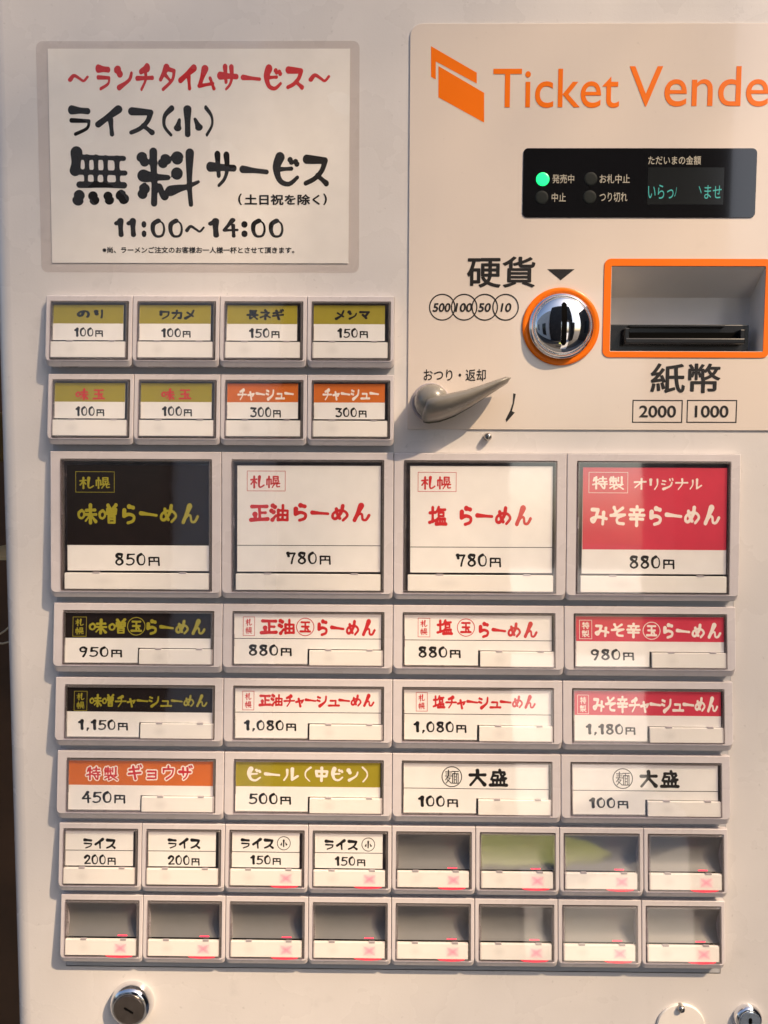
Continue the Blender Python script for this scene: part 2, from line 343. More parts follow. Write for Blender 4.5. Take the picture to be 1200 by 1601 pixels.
g('ギ', '1.1|8,34 76,24;1.1|4,62 90,52;1.3|34,10 54,96;.9|72,4 78,14;.9|88,0 94,10')
g('ウ', '1.1|50,6 50,22;1|14,26 14,48;1|14,26 86,26! 76,66 36,96')
g('ザ', '1.6>1.1|6,44 86,44;1.2>.9|30,16 34,66;1.2>.7|62,16 64,50 54,78 36,94;.9|76,4 82,14;.9|90,0 96,10')
g('中', '1.2|10,30 90,30! 84,64! 16,64! 10,30;1.3|50,6 50,96')
g('大', '1.2|8,34 94,32;1.3>.9|50,6 48,44 10,94;1>1.5|52,46 92,90')
g('盛', '1|22,18 84,18;.9|24,20 10,60;.9|26,38 48,38! 46,56;1|58,4 72,46 94,54;.9|88,28 64,56;1|20,64 84,64;.9|20,66 20,90;.9|42,66 42,90;.9|63,66 63,90;.9|84,66 84,90;1.2|4,94 98,94')
g('麺', '.8|6,16 48,16;.7|8,30 46,30;.8|4,44 50,44;.9|27,4 27,44;.8|22,48 6,70;.8|14,58 40,58! 10,94;.8|18,70 48,94;.8|54,12 98,12;.7|74,12 70,26;.8|56,28 96,28! 96,94! 56,94! 56,28;.7|68,30 68,92;.7|84,30 84,92;.7|68,50 84,50;.7|68,70 84,70', 1.05)
g('の', '1.3>1.1|50,24 40,64 20,74 10,54 34,26 74,26 88,56 80,84', 1.0)
g('り', '1.9>1.7|18,26 22,52;.8>.9|62,12 62,60 58,92', .95)
g('ワ', '1.6|16,22 16,50;1.2>.8|14,22 86,22! 78,62 34,94')
g('カ', '1.2|8,34 86,34! 80,86 62,86;1>.8|46,8 42,50 12,92')
g('メ', '.9>1.6|82,10 58,60 12,92;1|26,32 78,70')
g('長', '1|30,6 30,50;.9|30,8 84,8;.9|30,22 76,22;.9|30,36 76,36;1.1|6,52 94,52;1|28,54 28,90 46,80;.9|48,54 92,94;.8|78,60 62,70')
g('ネ', '1.2|46,4 56,16;1|14,28 82,28! 50,58 8,80;1.2|50,52 50,96;1|64,60 90,76')
g('マ', '1.3|10,20 90,20! 62,58;1.3|34,50 64,84')
g(' ', '', .45)

def catmull(pts, k=6):
    if len(pts) < 3: return pts
    q = [pts[0]] + pts + [pts[-1]]; out = []
    for i in range(1, len(q) - 2):
        p0, p1, p2, p3 = map(np.array, q[i - 1:i + 3])
        for t in np.linspace(0, 1, k, endpoint=False):
            out.append(tuple(.5 * ((2 * p1) + (-p0 + p2) * t + (2 * p0 - 5 * p1 + 4 * p2 - p3) * t * t + (-p0 + 3 * p1 - 3 * p2 + p3) * t ** 3)))
    out.append(tuple(pts[-1])); return out
GC = {}
STEP = 2.6
def glyph(ch, wt, extra=0):
    """filled outline of a brushed character: union of tapering strokes, contoured"""
    key = (ch, wt, extra)
    if key in GC: return GC[key]
    s, adv = G[ch]; n = int(128 / STEP) + 1; ax = -14 + STEP * np.arange(n)
    X, Y = np.meshgrid(ax, ax); Fd = np.full(X.shape, -50.0)
    for st in [q.strip() for q in s.split(';') if q.strip()]:
        wd_, body = st.split('|'); ws = [float(v) for v in wd_.split('>')]; w0, w1 = ws[0], ws[-1]
        absw = w0 > 4
        runs = [[]]
        for tok in body.split():
            cor = tok.endswith('!'); x, y = map(float, tok.rstrip('!').split(','))
            runs[-1].append((x, y))
            if cor: runs.append([(x, y)])
        pts = []
        for r_ in runs:
            if len(r_) > 1: pts += catmull(r_) if not pts else catmull(r_)[1:]
        if len(pts) == 1: pts.append((pts[0][0] + .1, pts[0][1]))
        seg = [math.dist(pts[i], pts[i + 1]) for i in range(len(pts) - 1)]; tot = sum(seg) or 1; acc = 0
        for i in range(len(pts) - 1):
            (ax0, ay0), (bx, by) = pts[i], pts[i + 1]; L2 = max(seg[i] ** 2, 1e-9)
            t = np.clip(((X - ax0) * (bx - ax0) + (Y - ay0) * (by - ay0)) / L2, 0, 1)
            dist = np.hypot(X - ax0 - t * (bx - ax0), Y - ay0 - t * (by - ay0))
            u = (acc + t * seg[i]) / tot
            rad = (w0 + (w1 - w0) * u) * (.5 if absw else wt * .5) * (1 + .10 * np.cos(u * 5.5)) + extra
            Fd = np.maximum(Fd, rad - dist); acc += seg[i]
    V = []; Fc = []; ids = {}
    def vid(x, y):
        k = (round(x, 3), round(y, 3))
        if k not in ids: ids[k] = len(V); V.append((x, y))
        return ids[k]
    ins = Fd > 0
    for j in range(n - 1):
        i = 0
        while i < n - 1:
            c4 = (ins[j, i], ins[j, i + 1], ins[j + 1, i + 1], ins[j + 1, i])
            if not any(c4): i += 1; continue
            if all(c4):
                k = i
                while k < n - 1 and ins[j, k] and ins[j, k + 1] and ins[j + 1, k + 1] and ins[j + 1, k]: k += 1
                Fc.append((vid(ax[i], ax[j]), vid(ax[k], ax[j]), vid(ax[k], ax[j + 1]), vid(ax[i], ax[j + 1]))); i = k; continue
            cs = [(ax[i], ax[j], Fd[j, i]), (ax[i + 1], ax[j], Fd[j, i + 1]), (ax[i + 1], ax[j + 1], Fd[j + 1, i + 1]), (ax[i], ax[j + 1], Fd[j + 1, i])]
            poly = []
            for a in range(4):
                p, q = cs[a], cs[(a + 1) % 4]
                if p[2] > 0: poly.append((p[0], p[1]))
                if (p[2] > 0) != (q[2] > 0):
                    t = p[2] / (p[2] - q[2]); poly.append((p[0] + t * (q[0] - p[0]), p[1] + t * (q[1] - p[1])))
            idx = []
            for p in poly:
                v = vid(*p)
                if v not in idx: idx.append(v)
            if len(idx) > 2: Fc.append(tuple(idx))
            i += 1
    GC[key] = (np.array(V) if V else np.zeros((0, 2)), Fc, adv); return GC[key]

def brush(text, wt=11, extra=0, gap=6, jitter=0):
    """lettering laid out in a row, returned in its own units with its ink extent"""
    x = 0; V = []; Fc = []; rnd = random.Random(text)
    for ch in text:
        gv, gf, adv = glyph(ch, wt, extra)
        if len(gv):
            a = math.radians(rnd.uniform(-jitter, jitter)); c = gv - [adv * 50, 50]
            c = c @ np.array([[math.cos(a), math.sin(a)], [-math.sin(a), math.cos(a)]]) + [adv * 50 + x, 50 + rnd.uniform(-jitter, jitter)]
            b = len(V); V += c.tolist(); Fc += [tuple(i + b for i in f) for f in gf]
        x += adv * 100 + gap
    return np.array(V), Fc

def fonttext(text, bold=0, shear=0, quality=3):
    """plain sans lettering as a filled mesh in its own units, y down"""
    cu = bpy.data.curves.new('lettering', 'FONT'); cu.body = text; cu.shear = shear; cu.resolution_u = quality; cu.offset = 0
    ob = bpy.data.objects.new('lettering', cu); me = bpy.data.meshes.new_from_object(ob)
    V = np.array([(v.co.x, -v.co.y) for v in me.vertices]); Fc = [tuple(p.vertices) for p in me.polygons]
    bpy.data.objects.remove(ob); bpy.data.curves.remove(cu); bpy.data.meshes.remove(me)
    if not bold: return [(V, Fc)]
    return [(V + [dx * bold, dy * bold], Fc) for dx, dy in ((0, 0), (.7, .7), (-.7, .7), (.7, -.7), (-.7, -.7), (1, 0), (-1, 0), (0, 1), (0, -1))]

def put(mb, layers, box, mapper, mi=0, off=0.0, ref=None, keep=False):
    """fit lettering into box=(u0,v0,u1,v1), map (u,v,lift) -> world"""
    allv = np.concatenate([l[0] for l in (ref or layers)]); a, b = allv.min(0), allv.max(0)
    sx = (box[2] - box[0]) / max(b[0] - a[0], 1e-6); sy = (box[3] - box[1]) / max(b[1] - a[1], 1e-6)
    for k, (V, Fc) in enumerate(layers):
        Q = [mapper(box[0] + (x - a[0]) * sx, box[1] + (y - a[1]) * sy, off + k * 1.2e-5) for x, y in V]
        mb.add(Q, [tuple(reversed(f)) for f in Fc], mi)

# ------------------------------------------------------------------ THE MACHINE
XL, XR, ZT, ZB = -.0255, .62, .42, -.72
machine = empty('ticket_machine', (0.25, .16, -1.30), label='cream ticket vending machine front with rows of menu buttons, coin dome and bill slot', category='ticket machine')
ML = Vector(machine.location)
def part(name, me, **props): return link(name, me, machine, -ML, **props)

GB = 9 * H + .0034            # lower end of the button field
def body():
    mb = MB(); Y = .005; R = .013
    xs = [XL, 0.0008, .2372, 4 * W + .0002, .3935, .5200, 8 * W + .0009, XR]
    # front sheet with openings for the button field and the bill slot
    bx0, bz1 = P(950, 413, Y); bx1, bz0 = P(1199, 551, Y)
    xs = sorted({XL, .0002, 4 * W, 8 * W + .0008, bx0, bx1, XR}); zs = sorted({ZB, -GB - .0011, -2 * H, .0002, bz0, bz1, ZT})
    V = []; Fc = []
    for i in range(len(xs) - 1):
        for j in range(len(zs) - 1):
            cx, cz = (xs[i] + xs[i + 1]) / 2, (zs[j] + zs[j + 1]) / 2
            if .0002 < cx < 8 * W + .0008 and -GB - .0011 < cz < -2 * H: continue
            if .0002 < cx < 4 * W and -2 * H < cz < .0002: continue
            if bx0 < cx < bx1 and bz0 < cz < bz1: continue
            b = len(V); V += [(xs[i], Y, zs[j]), (xs[i + 1], Y, zs[j]), (xs[i + 1], Y, zs[j + 1]), (xs[i], Y, zs[j + 1])]; Fc.append((b, b + 1, b + 2, b + 3))
    mb.add(V, Fc)
    # rounded left edge and side
    cols = [(XL - R * math.sin(a), Y + R * (1 - math.cos(a))) for a in [math.radians(7.5 * k) for k in range(13)]] + [(XL - R, .32), (XR, .32), (XR, Y)]
    n = len(cols); V = [(x, y, z) for z in (ZB, ZT) for x, y in cols]
    mb.add(V, [(k, k + 1, n + k + 1, n + k) for k in range(n - 1)], 0, True)
    mb.add([(x, y, ZT) for x, y in cols], [tuple(range(n))]); mb.add([(x, y, ZB) for x, y in cols], [tuple(range(n))])
    me = mesh('cabinet', mb.V, mb.F, M_PANEL); me.polygons.foreach_set('use_smooth', mb.S); return me
part('cabinet', body())
# dark inside behind the button field
for x1_, z0_, z1_ in ((4 * W - .0001, -2 * H + .0001, -.0003), (8 * W + .0007, -GB - .0010, -2 * H)):
    mb = MB(); mb.box(.0003, x1_, .0185, .0195, z0_, z1_); part('inner_backing', mb.build('inner_backing', M_HOLE))
# raised base plate seen between the rows
for r in (0, 1, 3, 4, 5, 6, 7, 8):
    mb = MB(); n = 4 if r < 1 else 8
    if r == 8: mb.box(.0008, n * W, .0043, .0110, -GB, -(9 * H - .0068))
    else: mb.box(.0008, (4 if r < 2 else 8) * W, .0036, .0110, -((r + 1) * H + .0016), -((r + 1) * H - .0068))
    part('base_strip', mb.build('base_strip', M_BASE))

# ---- buttons
KIND = {  # opening (x0,d0,x1,d1), card, tab
 'small': dict(w=1, h=1, op=(2.8, 3.6, 54.6, 42.4), card=(4.5, 6.0, 50.8, 29.2), tab=(3.6, 30.3, 52.6, 40.7)),
 'wide': dict(w=2, h=1, op=(6.3, 4.8, 108.4, 41.5), card=(7.9, 7.0, 106.2, 39.8), tab=(58.2, 30.6, 107.4, 40.5)),
 'big': dict(w=2, h=2, op=(6.5, 4.9, 107.8, 93.0), card=(10.6, 9.0, 105.3, 79.3), tab=(9.6, 80.7, 105.6, 91.4)),
}
for k_ in KIND.values():
    for q in ('op', 'card', 'tab'): k_[q] = tuple(v / 1000 for v in k_[q])
DEP = .0044
def face_k(kd): return DEP / (kd['h'] * H - .0085)
def Q(kd, x, d, off=0.0): return (x, -face_k(kd) * d - off, -d)
SH = {}
def bezel_mesh(kind):
    if ('b', kind) in SH: return SH['b', kind]
    kd = KIND[kind]; w = kd['w'] * W; h = kd['h'] * H; o = kd['op']; g_ = .00018; n = 6
    mb = MB(); zf = o[3] + .0005; lh = h - .0048 - zf; k = face_k(kd)
    def lp(x0, x1, d0, d1, r, yf): return [(x, yf(d), -d) for x, d in rr(x0, x1, d0, d1, r, n)]
    fy = lambda d: -k * d
    rb = .0030; r4 = (.0003, .0003, rb, rb)
    inner = lp(o[0], o[2], o[1], o[3], .0008, fy)
    inner_b = lp(o[0] + .0002, o[2] - .0002, o[1] + .0002, o[3] - .0002, .0007, lambda d: fy(d) + .0003)
    inner_d = lp(o[0] + .0002, o[2] - .0002, o[1] + .0002, o[3] - .0002, .0007, lambda d: .0070)
    mid = lp(g_ + .0004, w - g_ - .0004, g_ + .0004, zf, r4, fy)
    out1 = lp(g_, w - g_, g_, zf + .0004, r4, lambda d: fy(d) + .0004)
    # lower lip slopes back
    out2 = [(x, (y if d_ > -(zf - rb) else .0000 + y * .2), (-d_ if d_ > -(zf - rb) else -d_) and d_) for x, y, d_ in out1]
    out2 = [(x, y if -z < zf - rb else y + lh * .45, z if -z < zf - rb else -(-z + lh)) for x, y, z in out1]
    back = [(x, .0050, z) for x, y, z in out2]
    mb.loops([back, out2, out1, mid, inner, inner_b], 0)
    mb.loops([inner_b, inner_d], 1)
    me = mb.build('bezel', [M_BEZEL, M_WELL]); SH['b', kind] = me; return me
def cap_mesh(kind):
    if ('c', kind) in SH: return SH['c', kind]
    kd = KIND[kind]; o = kd['op']; k = face_k(kd); mb = MB(); c = .0006
    x0, x1, d0, d1 = o[0] + c, o[2] - c, o[1] + c, o[3] - c
    def lp(i, y, r=.0008): return [(x, -k * d + y, -d) for x, d in rr(x0 + i, x1 - i, d0 + i, d1 - i, max(r - i, .0003), 4)]
    mb.loops([lp(0, .0045), lp(0, -.0006), lp(.0003, -.0010), lp(.0011, -.0010)], 1)
    mb.loops([lp(.0011, -.0003), lp(.0011, .0045)], 1)
    f = lp(.0011, -.0010); mb.add(f, [tuple(range(len(f)))], 0)
    # latch nubs moulded into the cap wall
    for xx in (x0 + .25 * (x1 - x0), x0 + .78 * (x1 - x0)):
        mb.box(xx, xx + .0022, -k * d1 + .0002, -k * d1 + .0022, -(d1 - .0002), -(d1 - .0012), 1)
    for dd in (d0 + .42 * (d1 - d0),):
        mb.box(x0 + .0003, x0 + .0013, -k * dd, -k * dd + .003, -(dd + .008), -dd, 1)
    me = mb.build('key_cap', [M_CLEAR, M_RIM]); SH['c', kind] = me; return me
def floor_mesh(kind):
    if ('f', kind) in SH: return SH['f', kind]
    kd = KIND[kind]; o = kd['op']; mb = MB()
    mb.box(o[0], o[2], .0062, .0072, -o[3], -o[1]); me = mb.build('well_floor', M_DARK); SH['f', kind] = me; return me
def tray_mesh():  # floor curved so it shades from dark at the top to pale below
    if 't' in SH: return SH['t']
    kd = KIND['small']; o = kd['op']; x0, x1, d0, d1 = o[0] + .0002, o[2] - .0002, o[1] + .0012, .0306; mb = MB(); n = 18; V = []
    for i in range(n + 1):
        t = i / n; d = d0 + (d1 - d0) * t; y = .0008 + .0058 * 4 * t ** 1.4 * (1 - t ** 1.4)
        V += [(x0, y, -d), (x1, y, -d)]
    mb.add(V, [(2 * i, 2 * i + 1, 2 * i + 3, 2 * i + 2) for i in range(n)], 0, True)
    me = mb.build('curved_floor', M_TRAY); SH['t'] = me; return me
def tab_mesh(kind):
    if ('s', kind) in SH: return SH['s', kind]
    kd = KIND[kind]; t = kd['tab']; k = face_k(kd); mb = MB()
    f = [Q(kd, x, d, .0004) for x, d in rr(t[0] + .0002, t[2] - .0002, t[1] + .0002, t[3] - .0002, .0003, 2)]
    f2 = [Q(kd, x, d, .0001) for x, d in rr(t[0], t[2], t[1], t[3], .0004, 2)]
    f3 = [Q(kd, x, d, -.0016) for x, d in rr(t[0], t[2], t[1], t[3], .0004, 2)]
    mb.loops([f3, f2, f], 0, cap1=True)
    me = mb.build('price_tab', [M_STRIP]); SH['s', kind] = me; return me
def clip_mesh(kind):
    """two little dark catches above the tab"""
    if ('k', kind) in SH: return SH['k', kind]
    kd = KIND[kind]; t = kd['tab']; mb = MB(); L = t[2] - t[0]
    if True:
        u = (-.04, .04) if kind != 'big' else (-.024, .024)
        a, b = u[0] * L, u[1] * L; y = -face_k(kd) * t[1]
        mb.box(a, b, y - .0006, y + .001, -t[1] - .0002, -t[1] + .0007)
    me = mb.build('tab_catch', M_WELL); SH['k', kind] = me; return me

CARD_OFF = -.0012
def card_mesh(kind, band, split, rnd):
    kd = KIND[kind]; c = kd['card']; t = kd['tab']; mb = MB()
    j = [rnd.uniform(-.00035, .00035) for _ in range(4)]
    x0, d0, x1, d1 = c[0] + j[0], c[1] + j[1] * .6, c[2] + j[2], c[3]
    if kind == 'wide': out = [(x0, d0), (x1, d0), (x1, t[1] - .0004), (t[0] - .0012, t[1] - .0006), (t[0] - .0012, d1), (x0 + j[3], d1)]
    else: out = [(x0, d0), (x1, d0), (x1, d1), (x0 + j[3], d1)]
    sk = rnd.uniform(-.003, .003)
    def m(x, d, off): return Q(kd, x, d + (x - x0) * sk, off)
    n = len(out); V = [m(x, d, CARD_OFF) for x, d in out] + [m(x, d, CARD_OFF - .0003) for x, d in out]
    mb.add(V, [tuple(range(n))] + [(i, i + n, (i + 1) % n + n, (i + 1) % n) for i in range(n)], 0)
    if band: mb.add([m(x, d, CARD_OFF + .00003) for x, d in ((x0, d0), (x1, d0), (x1, split), (x0, split))], [(0, 1, 2, 3)], 1)
    else: mb.add([m(x, d, CARD_OFF + .00003) for x, d in ((x0, split - .00022), (x1, split - .00022), (x1, split + .00022), (x0, split + .00022))], [(0, 1, 2, 3)], 2)
    return mb.build('name_card', [M_PAPER, band or M_PAPER, M_INK])

def button(kind, col, row, label, band=None, texts=(), split=None, lit=False, seed=0):
    kd = KIND[kind]; rnd = random.Random(seed); k = face_k(kd)
    loc = Vector((col * W, 0, -row * H))
    b = empty('menu_button', loc - ML, machine); b['label'] = label
    link('bezel', bezel_mesh(kind), b)
    if band is not None or texts:
        link('well_floor', floor_mesh(kind), b)
        link('name_card', card_mesh(kind, band or None, split / 1000, rnd), b)
    else:
        link('curved_floor', tray_mesh(), b)
    link('price_tab', tab_mesh(kind), b); [link('tab_catch', clip_mesh(kind), b, (kd['tab'][0] + u_ * (kd['tab'][2] - kd['tab'][0]), 0, 0)) for u_ in ((.26, .82) if kind != 'big' else (.22, .82))]
    def loc2(px, py):
        d = ray(px, py); off = CARD_OFF
        t = -(CP[1] - k * (CP[2] + row * H) + off) / (d[1] - k * d[2])
        X = CP + t * d; return X[0] - col * W, -(X[2] + row * H)
    if texts:
        inks = []
        for si, spec in enumerate(texts):
            mb = MB(); inks = []
            kindt, payload, box, ink = spec[:4]; kw = spec[4] if len(spec) > 4 else {}
            if ink not in inks: inks.append(ink)
            mi = inks.index(ink)
            a0, b0 = loc2(box[0], box[1]); a1, b1 = loc2(box[2], box[3]); mp = lambda x, d, off: Q(kd, x, d, CARD_OFF + .00008 + off)
            if kindt == 'b':
                lay = [brush(payload, kw.get('w', 12), 0, kw.get('gap', 6), kw.get('j', 1.2))]
                if 'outline' in kw:
                    ol = kw['outline']
                    if ol not in inks: inks.append(ol)
                    big_ = [brush(payload, kw.get('w', 12), kw.get('ow', 7), kw.get('gap', 6), kw.get('j', 1.2))]
                    put(mb, big_, (a0, b0, a1, b1), mp, inks.index(ol), 0, ref=big_)
                    put(mb, lay, (a0, b0, a1, b1), mp, mi, .00004, ref=big_)
                else: put(mb, lay, (a0, b0, a1, b1), mp, mi)
            elif kindt == 'rect':
                t_ = .0003; fr = [(a0, b0, a1, b0 + t_), (a0, b1 - t_, a1, b1), (a0, b0 + t_, a0 + t_, b1 - t_), (a1 - t_, b0 + t_, a1, b1 - t_)]
                for q in fr: mb.add([mp(q[0], q[1], 0), mp(q[0], q[3], 0), mp(q[2], q[3], 0), mp(q[2], q[1], 0)], [(0, 1, 2, 3)], mi)
            elif kindt == 'ring':
                cx, cy = (a0 + a1) / 2, (b0 + b1) / 2; r1 = (a1 - a0) / 2; r0 = r1 - payload; N = 40
                V = [mp(cx + r * math.cos(2 * math.pi * i / N), cy + r * math.sin(2 * math.pi * i / N), 0) for r in (r0, r1) for i in range(N)]
                mb.add(V, [(i, (i + 1) % N, N + (i + 1) % N, N + i) for i in range(N)], mi)
            nm = 'card_frame' if kindt == 'rect' else 'card_ring' if kindt == 'ring' else 'price_lettering' if si == len(texts) - 1 else 'name_lettering'
            link(nm, mesh(nm, mb.V, mb.F, inks, mi=mb.I), b)
    if lit:
        t = kd['tab']; cx = t[0] + .785 * (t[2] - t[0]); d0, d1 = t[1] + .0012, t[3] - .0010; hw = .0055
        if 'x' not in SH:
            me = mesh('lit_cross', [Q(kd, cx - hw, d1, .00055), Q(kd, cx + hw, d1, .00055), Q(kd, cx + hw, d0, .00055), Q(kd, cx - hw, d0, .00055)], [(0, 1, 2, 3)], M_CROSS)
            uv = me.uv_layers.new(name='UVMap'); 
            for i, c in enumerate(((0, 0), (1, 0), (1, 1), (0, 1))): uv.data[i].uv = c
            mb = MB(); dd = t[3] + .0001; N = 10; V = []
            for i in range(N + 1):
                u = i / N * 2 - 1; hh = .0013 * math.sqrt(max(1 - u * u, 0)) + .0001
                V += [Q(kd, cx - .001 + u * .0095, dd, .0002), Q(kd, cx - .001 + u * .0095, dd + hh, .0002)]
            mb.add(V, [(2 * i, 2 * i + 1, 2 * i + 3, 2 * i + 2) for i in range(N)])
            mb.box(cx - .0036, cx + .0028, .0010, .0016, -t[1] + .0002, -t[1] + .0004, 1)
            SH['x'] = me; SH['l'] = mesh('red_lamp', mb.V, mb.F, [M_LED, M_LED2], mi=mb.I)
        link('sold_out_cross', SH['x'], b); link('red_lamp', SH['l'], b)
    link('key_cap', cap_mesh(kind), b)
    return b

K, R_, Yl, Wh = M_INK, M_INKR, M_INKY, M_INKW
def price(t, x0, y0, x1, y1, w=12): return ('b', t, (x0, y0, x1, y1), K, dict(w=w + 2.5, gap=4, j=.6))
n = 0
rows1 = [('のり', (120, 484, 161, 498), '100円', (116, 512, 161, 527), 'small button with olive nori topping card, 100 yen'),
         ('ワカメ', (249, 484, 304, 500), '100円', (252, 513, 298, 528), 'small button with olive wakame topping card, 100 yen'),
         ('長ネギ', (385, 483, 444, 501), '150円', (389, 513, 437, 529), 'small button with olive long onion topping card, 150 yen'),
         ('メンマ', (523, 485, 578, 501), '150円', (527, 513, 575, 529), 'small button with olive bamboo shoot topping card, 150 yen')]
for c, (t, bx, p_, pb, lb) in enumerate(rows1):
    button('small', c, 0, lb, M_OLIVE, [('b', t, bx, K, dict(w=18, gap=26 if c == 0 else 14, j=2)), price(p_, *pb)], 18.3, seed=c)
for c, (t, bx, ink, band, p_, pb, lb) in enumerate([
        ('味玉', (118, 607, 164, 626), R_, M_OLIVE, '100円', (118, 635, 163, 651), 'first small button with olive card and red seasoned egg lettering, 100 yen'),
        ('味玉', (252, 607, 299, 626), R_, M_OLIVE, '100円', (253, 635, 300, 651), 'second small button with olive card and red seasoned egg lettering, 100 yen'),
        ('チャーシュー', (371, 607, 459, 627), Wh, M_ORANGEP, '300円', (391, 636, 439, 653), 'left small button with orange roast pork card, 300 yen'),
        ('チャーシュー', (504, 607, 592, 627), Wh, M_ORANGEP, '300円', (524, 637, 573, 653), 'right small button with orange roast pork card, 300 yen')]):
    button('small', c, 1, lb, band, [('b', t, bx, ink, dict(w=13.5 if c < 2 else 15.5, gap=30 if c < 2 else 6, j=2)), price(p_, *pb)], 18.3, seed=10 + c)
# large buttons
SAP = '札幌'
button('big', 0, 2, 'large button with black miso ramen card, 850 yen', M_BLACKP,
       [('rect', 0, (118, 737, 179, 770), Yl), ('b', SAP, (124, 745, 172, 765), Yl, dict(w=12)), ('b', '味噌らーめん', (121, 786, 311, 821), Yl, dict(w=13.5, j=2)), price('850円', 180, 864, 250, 885, 11)], 62.4, seed=20)
button('big', 2, 2, 'large button with white card and red soy sauce ramen lettering, 780 yen', None,
       [('rect', 0, (386, 736, 446, 768), R_), ('b', SAP, (391, 743, 438, 764), R_, dict(w=12)), ('b', '正油らーめん', (389, 785, 579, 817), R_, dict(w=15.5, j=2)), price('780円', 447, 862, 517, 883, 11)], 61.9, seed=21)
button('big', 4, 2, 'large button with white card and red salt ramen lettering, 780 yen', None,
       [('rect', 0, (653, 738, 713, 769), R_), ('b', SAP, (658, 744, 705, 766), R_, dict(w=12)), ('b', '塩 らーめん', (669, 789, 831, 823), R_, dict(w=15.5, j=2)), price('780円', 712, 865, 783, 887, 11)], 62.4, seed=22)
button('big', 6, 2, 'large button with red original spicy miso ramen card, 880 yen', M_REDP,
       [('rect', 0, (920, 738, 981, 771), Wh), ('b', '特製', (925, 744, 975, 766), Wh, dict(w=12)), ('b', 'オリジナル', (990, 747, 1097, 767), Wh, dict(w=12)), ('b', 'みそ辛らーめん', (922, 788, 1125, 825), Wh, dict(w=15.5, j=2)), price('880円', 984, 868, 1054, 890, 11)], 63.3, seed=23)
def vbox(x0, y0, x1, y1, top, bot, ink):
    ym = (y0 + y1) / 2
    return [('rect', 0, (x0, y0, x1, y1), ink), ('b', top, (x0 + 4, y0 + 3, x1 - 4, ym - .5), ink, dict(w=12)), ('b', bot, (x0 + 4, ym + 1, x1 - 4, y1 - 3), ink, dict(w=12))]
def ring(cx, cy, r, ink, t=.0005): return ('ring', t, (cx - r, cy - r, cx + r, cy + r), ink)
# wide rows
button('wide', 0, 4, 'wide button with black miso egg ramen card, 950 yen', M_BLACKP,
       vbox(114, 964, 135, 995, '札', '幌', Yl) + [('b', '味噌', (139, 966, 197, 992), Yl, dict(w=12.5)), ring(213, 979, 14, Yl), ('b', '玉', (204, 970, 222, 988), Yl, dict(w=15.5)), ('b', 'らーめん', (229, 967, 321, 993), Yl, dict(w=15.5)), price('950円', 124, 1010, 191, 1028, 12)], 23.6, seed=30)
button('wide', 2, 4, 'wide button with white card and red soy sauce egg ramen lettering, 880 yen', None,
       vbox(380, 964, 398, 994, '札', '幌', R_) + [('b', '正油', (406, 967, 461, 993), R_, dict(w=15.5)), ring(477, 980, 14, R_), ('b', '玉', (468, 971, 486, 989), R_, dict(w=15.5)), ('b', 'らーめん', (496, 967, 587, 995), R_, dict(w=15.5)), price('880円', 389, 1007, 456, 1026, 12)], 23.2, seed=31)
button('wide', 4, 4, 'wide button with white card and red salt egg ramen lettering, 880 yen', None,
       vbox(653, 966, 672, 996, '札', '幌', R_) + [('b', '塩', (682, 968, 708, 993), R_, dict(w=15.5)), ring(728, 981, 14, R_), ('b', '玉', (719, 972, 737, 990), R_, dict(w=15.5)), ('b', 'らーめん', (748, 971, 840, 998), R_, dict(w=15.5)), price('880円', 654, 1010, 720, 1029, 12)], 23.4, seed=32)
button('wide', 6, 4, 'wide button with red spicy miso egg ramen card, 980 yen', M_REDP,
       vbox(905, 969, 925, 999, '特', '製', Wh) + [('b', 'みそ辛', (929, 973, 1001, 998), Wh, dict(w=15.5)), ring(1018, 986, 14, Wh), ('b', '玉', (1009, 977, 1027, 995), Wh, dict(w=15.5)), ('b', 'らーめん', (1036, 973, 1127, 999), Wh, dict(w=15.5)), price('980円', 923, 1014, 991, 1033, 12)], 23.4, seed=33)
button('wide', 0, 5, 'wide button with black miso roast pork ramen card, 1,150 yen', M_BLACKP,
       vbox(116, 1080, 136, 1111, '札', '幌', Yl) + [('b', '味噌チャーシューめん', (140, 1084, 324, 1107), Yl, dict(w=13, gap=0)), price('1,150円', 122, 1124, 200, 1143, 12)], 23.2, seed=34)
button('wide', 2, 5, 'wide button with white card and red soy sauce roast pork ramen lettering, 1,080 yen', None,
       vbox(379, 1080, 397, 1110, '札', '幌', R_) + [('b', '正油チャーシューめん', (404, 1083, 585, 1107), R_, dict(w=15.5, gap=0)), price('1,080円', 381, 1125, 463, 1144, 12)], 22.9, seed=35)
button('wide', 4, 5, 'wide button with white card and red salt roast pork ramen lettering, 1,080 yen', None,
       vbox(650, 1082, 668, 1112, '札', '幌', R_) + [('b', '塩チャーシューめん', (676, 1085, 837, 1110), R_, dict(w=15.5, gap=0)), price('1,080円', 646, 1127, 729, 1147, 12)], 23.0, seed=36)
button('wide', 6, 5, 'wide button with red spicy miso roast pork ramen card, 1,180 yen', M_REDP,
       vbox(902, 1086, 920, 1116, '特', '製', Wh) + [('b', 'みそ辛チャーシューめん', (926, 1087, 1122, 1116), Wh, dict(w=15.5, gap=0)), price('1,180円', 915, 1131, 993, 1150, 12)], 22.9, seed=37)
button('wide', 0, 6, 'wide button with orange gyoza card lettered in red edged white, 450 yen', M_ORANGEP,
       [('b', '特製', (133, 1196, 186, 1222), R_, dict(w=12, outline=Wh, ow=8, gap=20)), ('b', 'ギョウザ', (198, 1193, 303, 1222), R_, dict(w=13, outline=Wh, ow=9, gap=26)), price('450円', 128, 1236, 196, 1256, 12)], 23.4, seed=38)
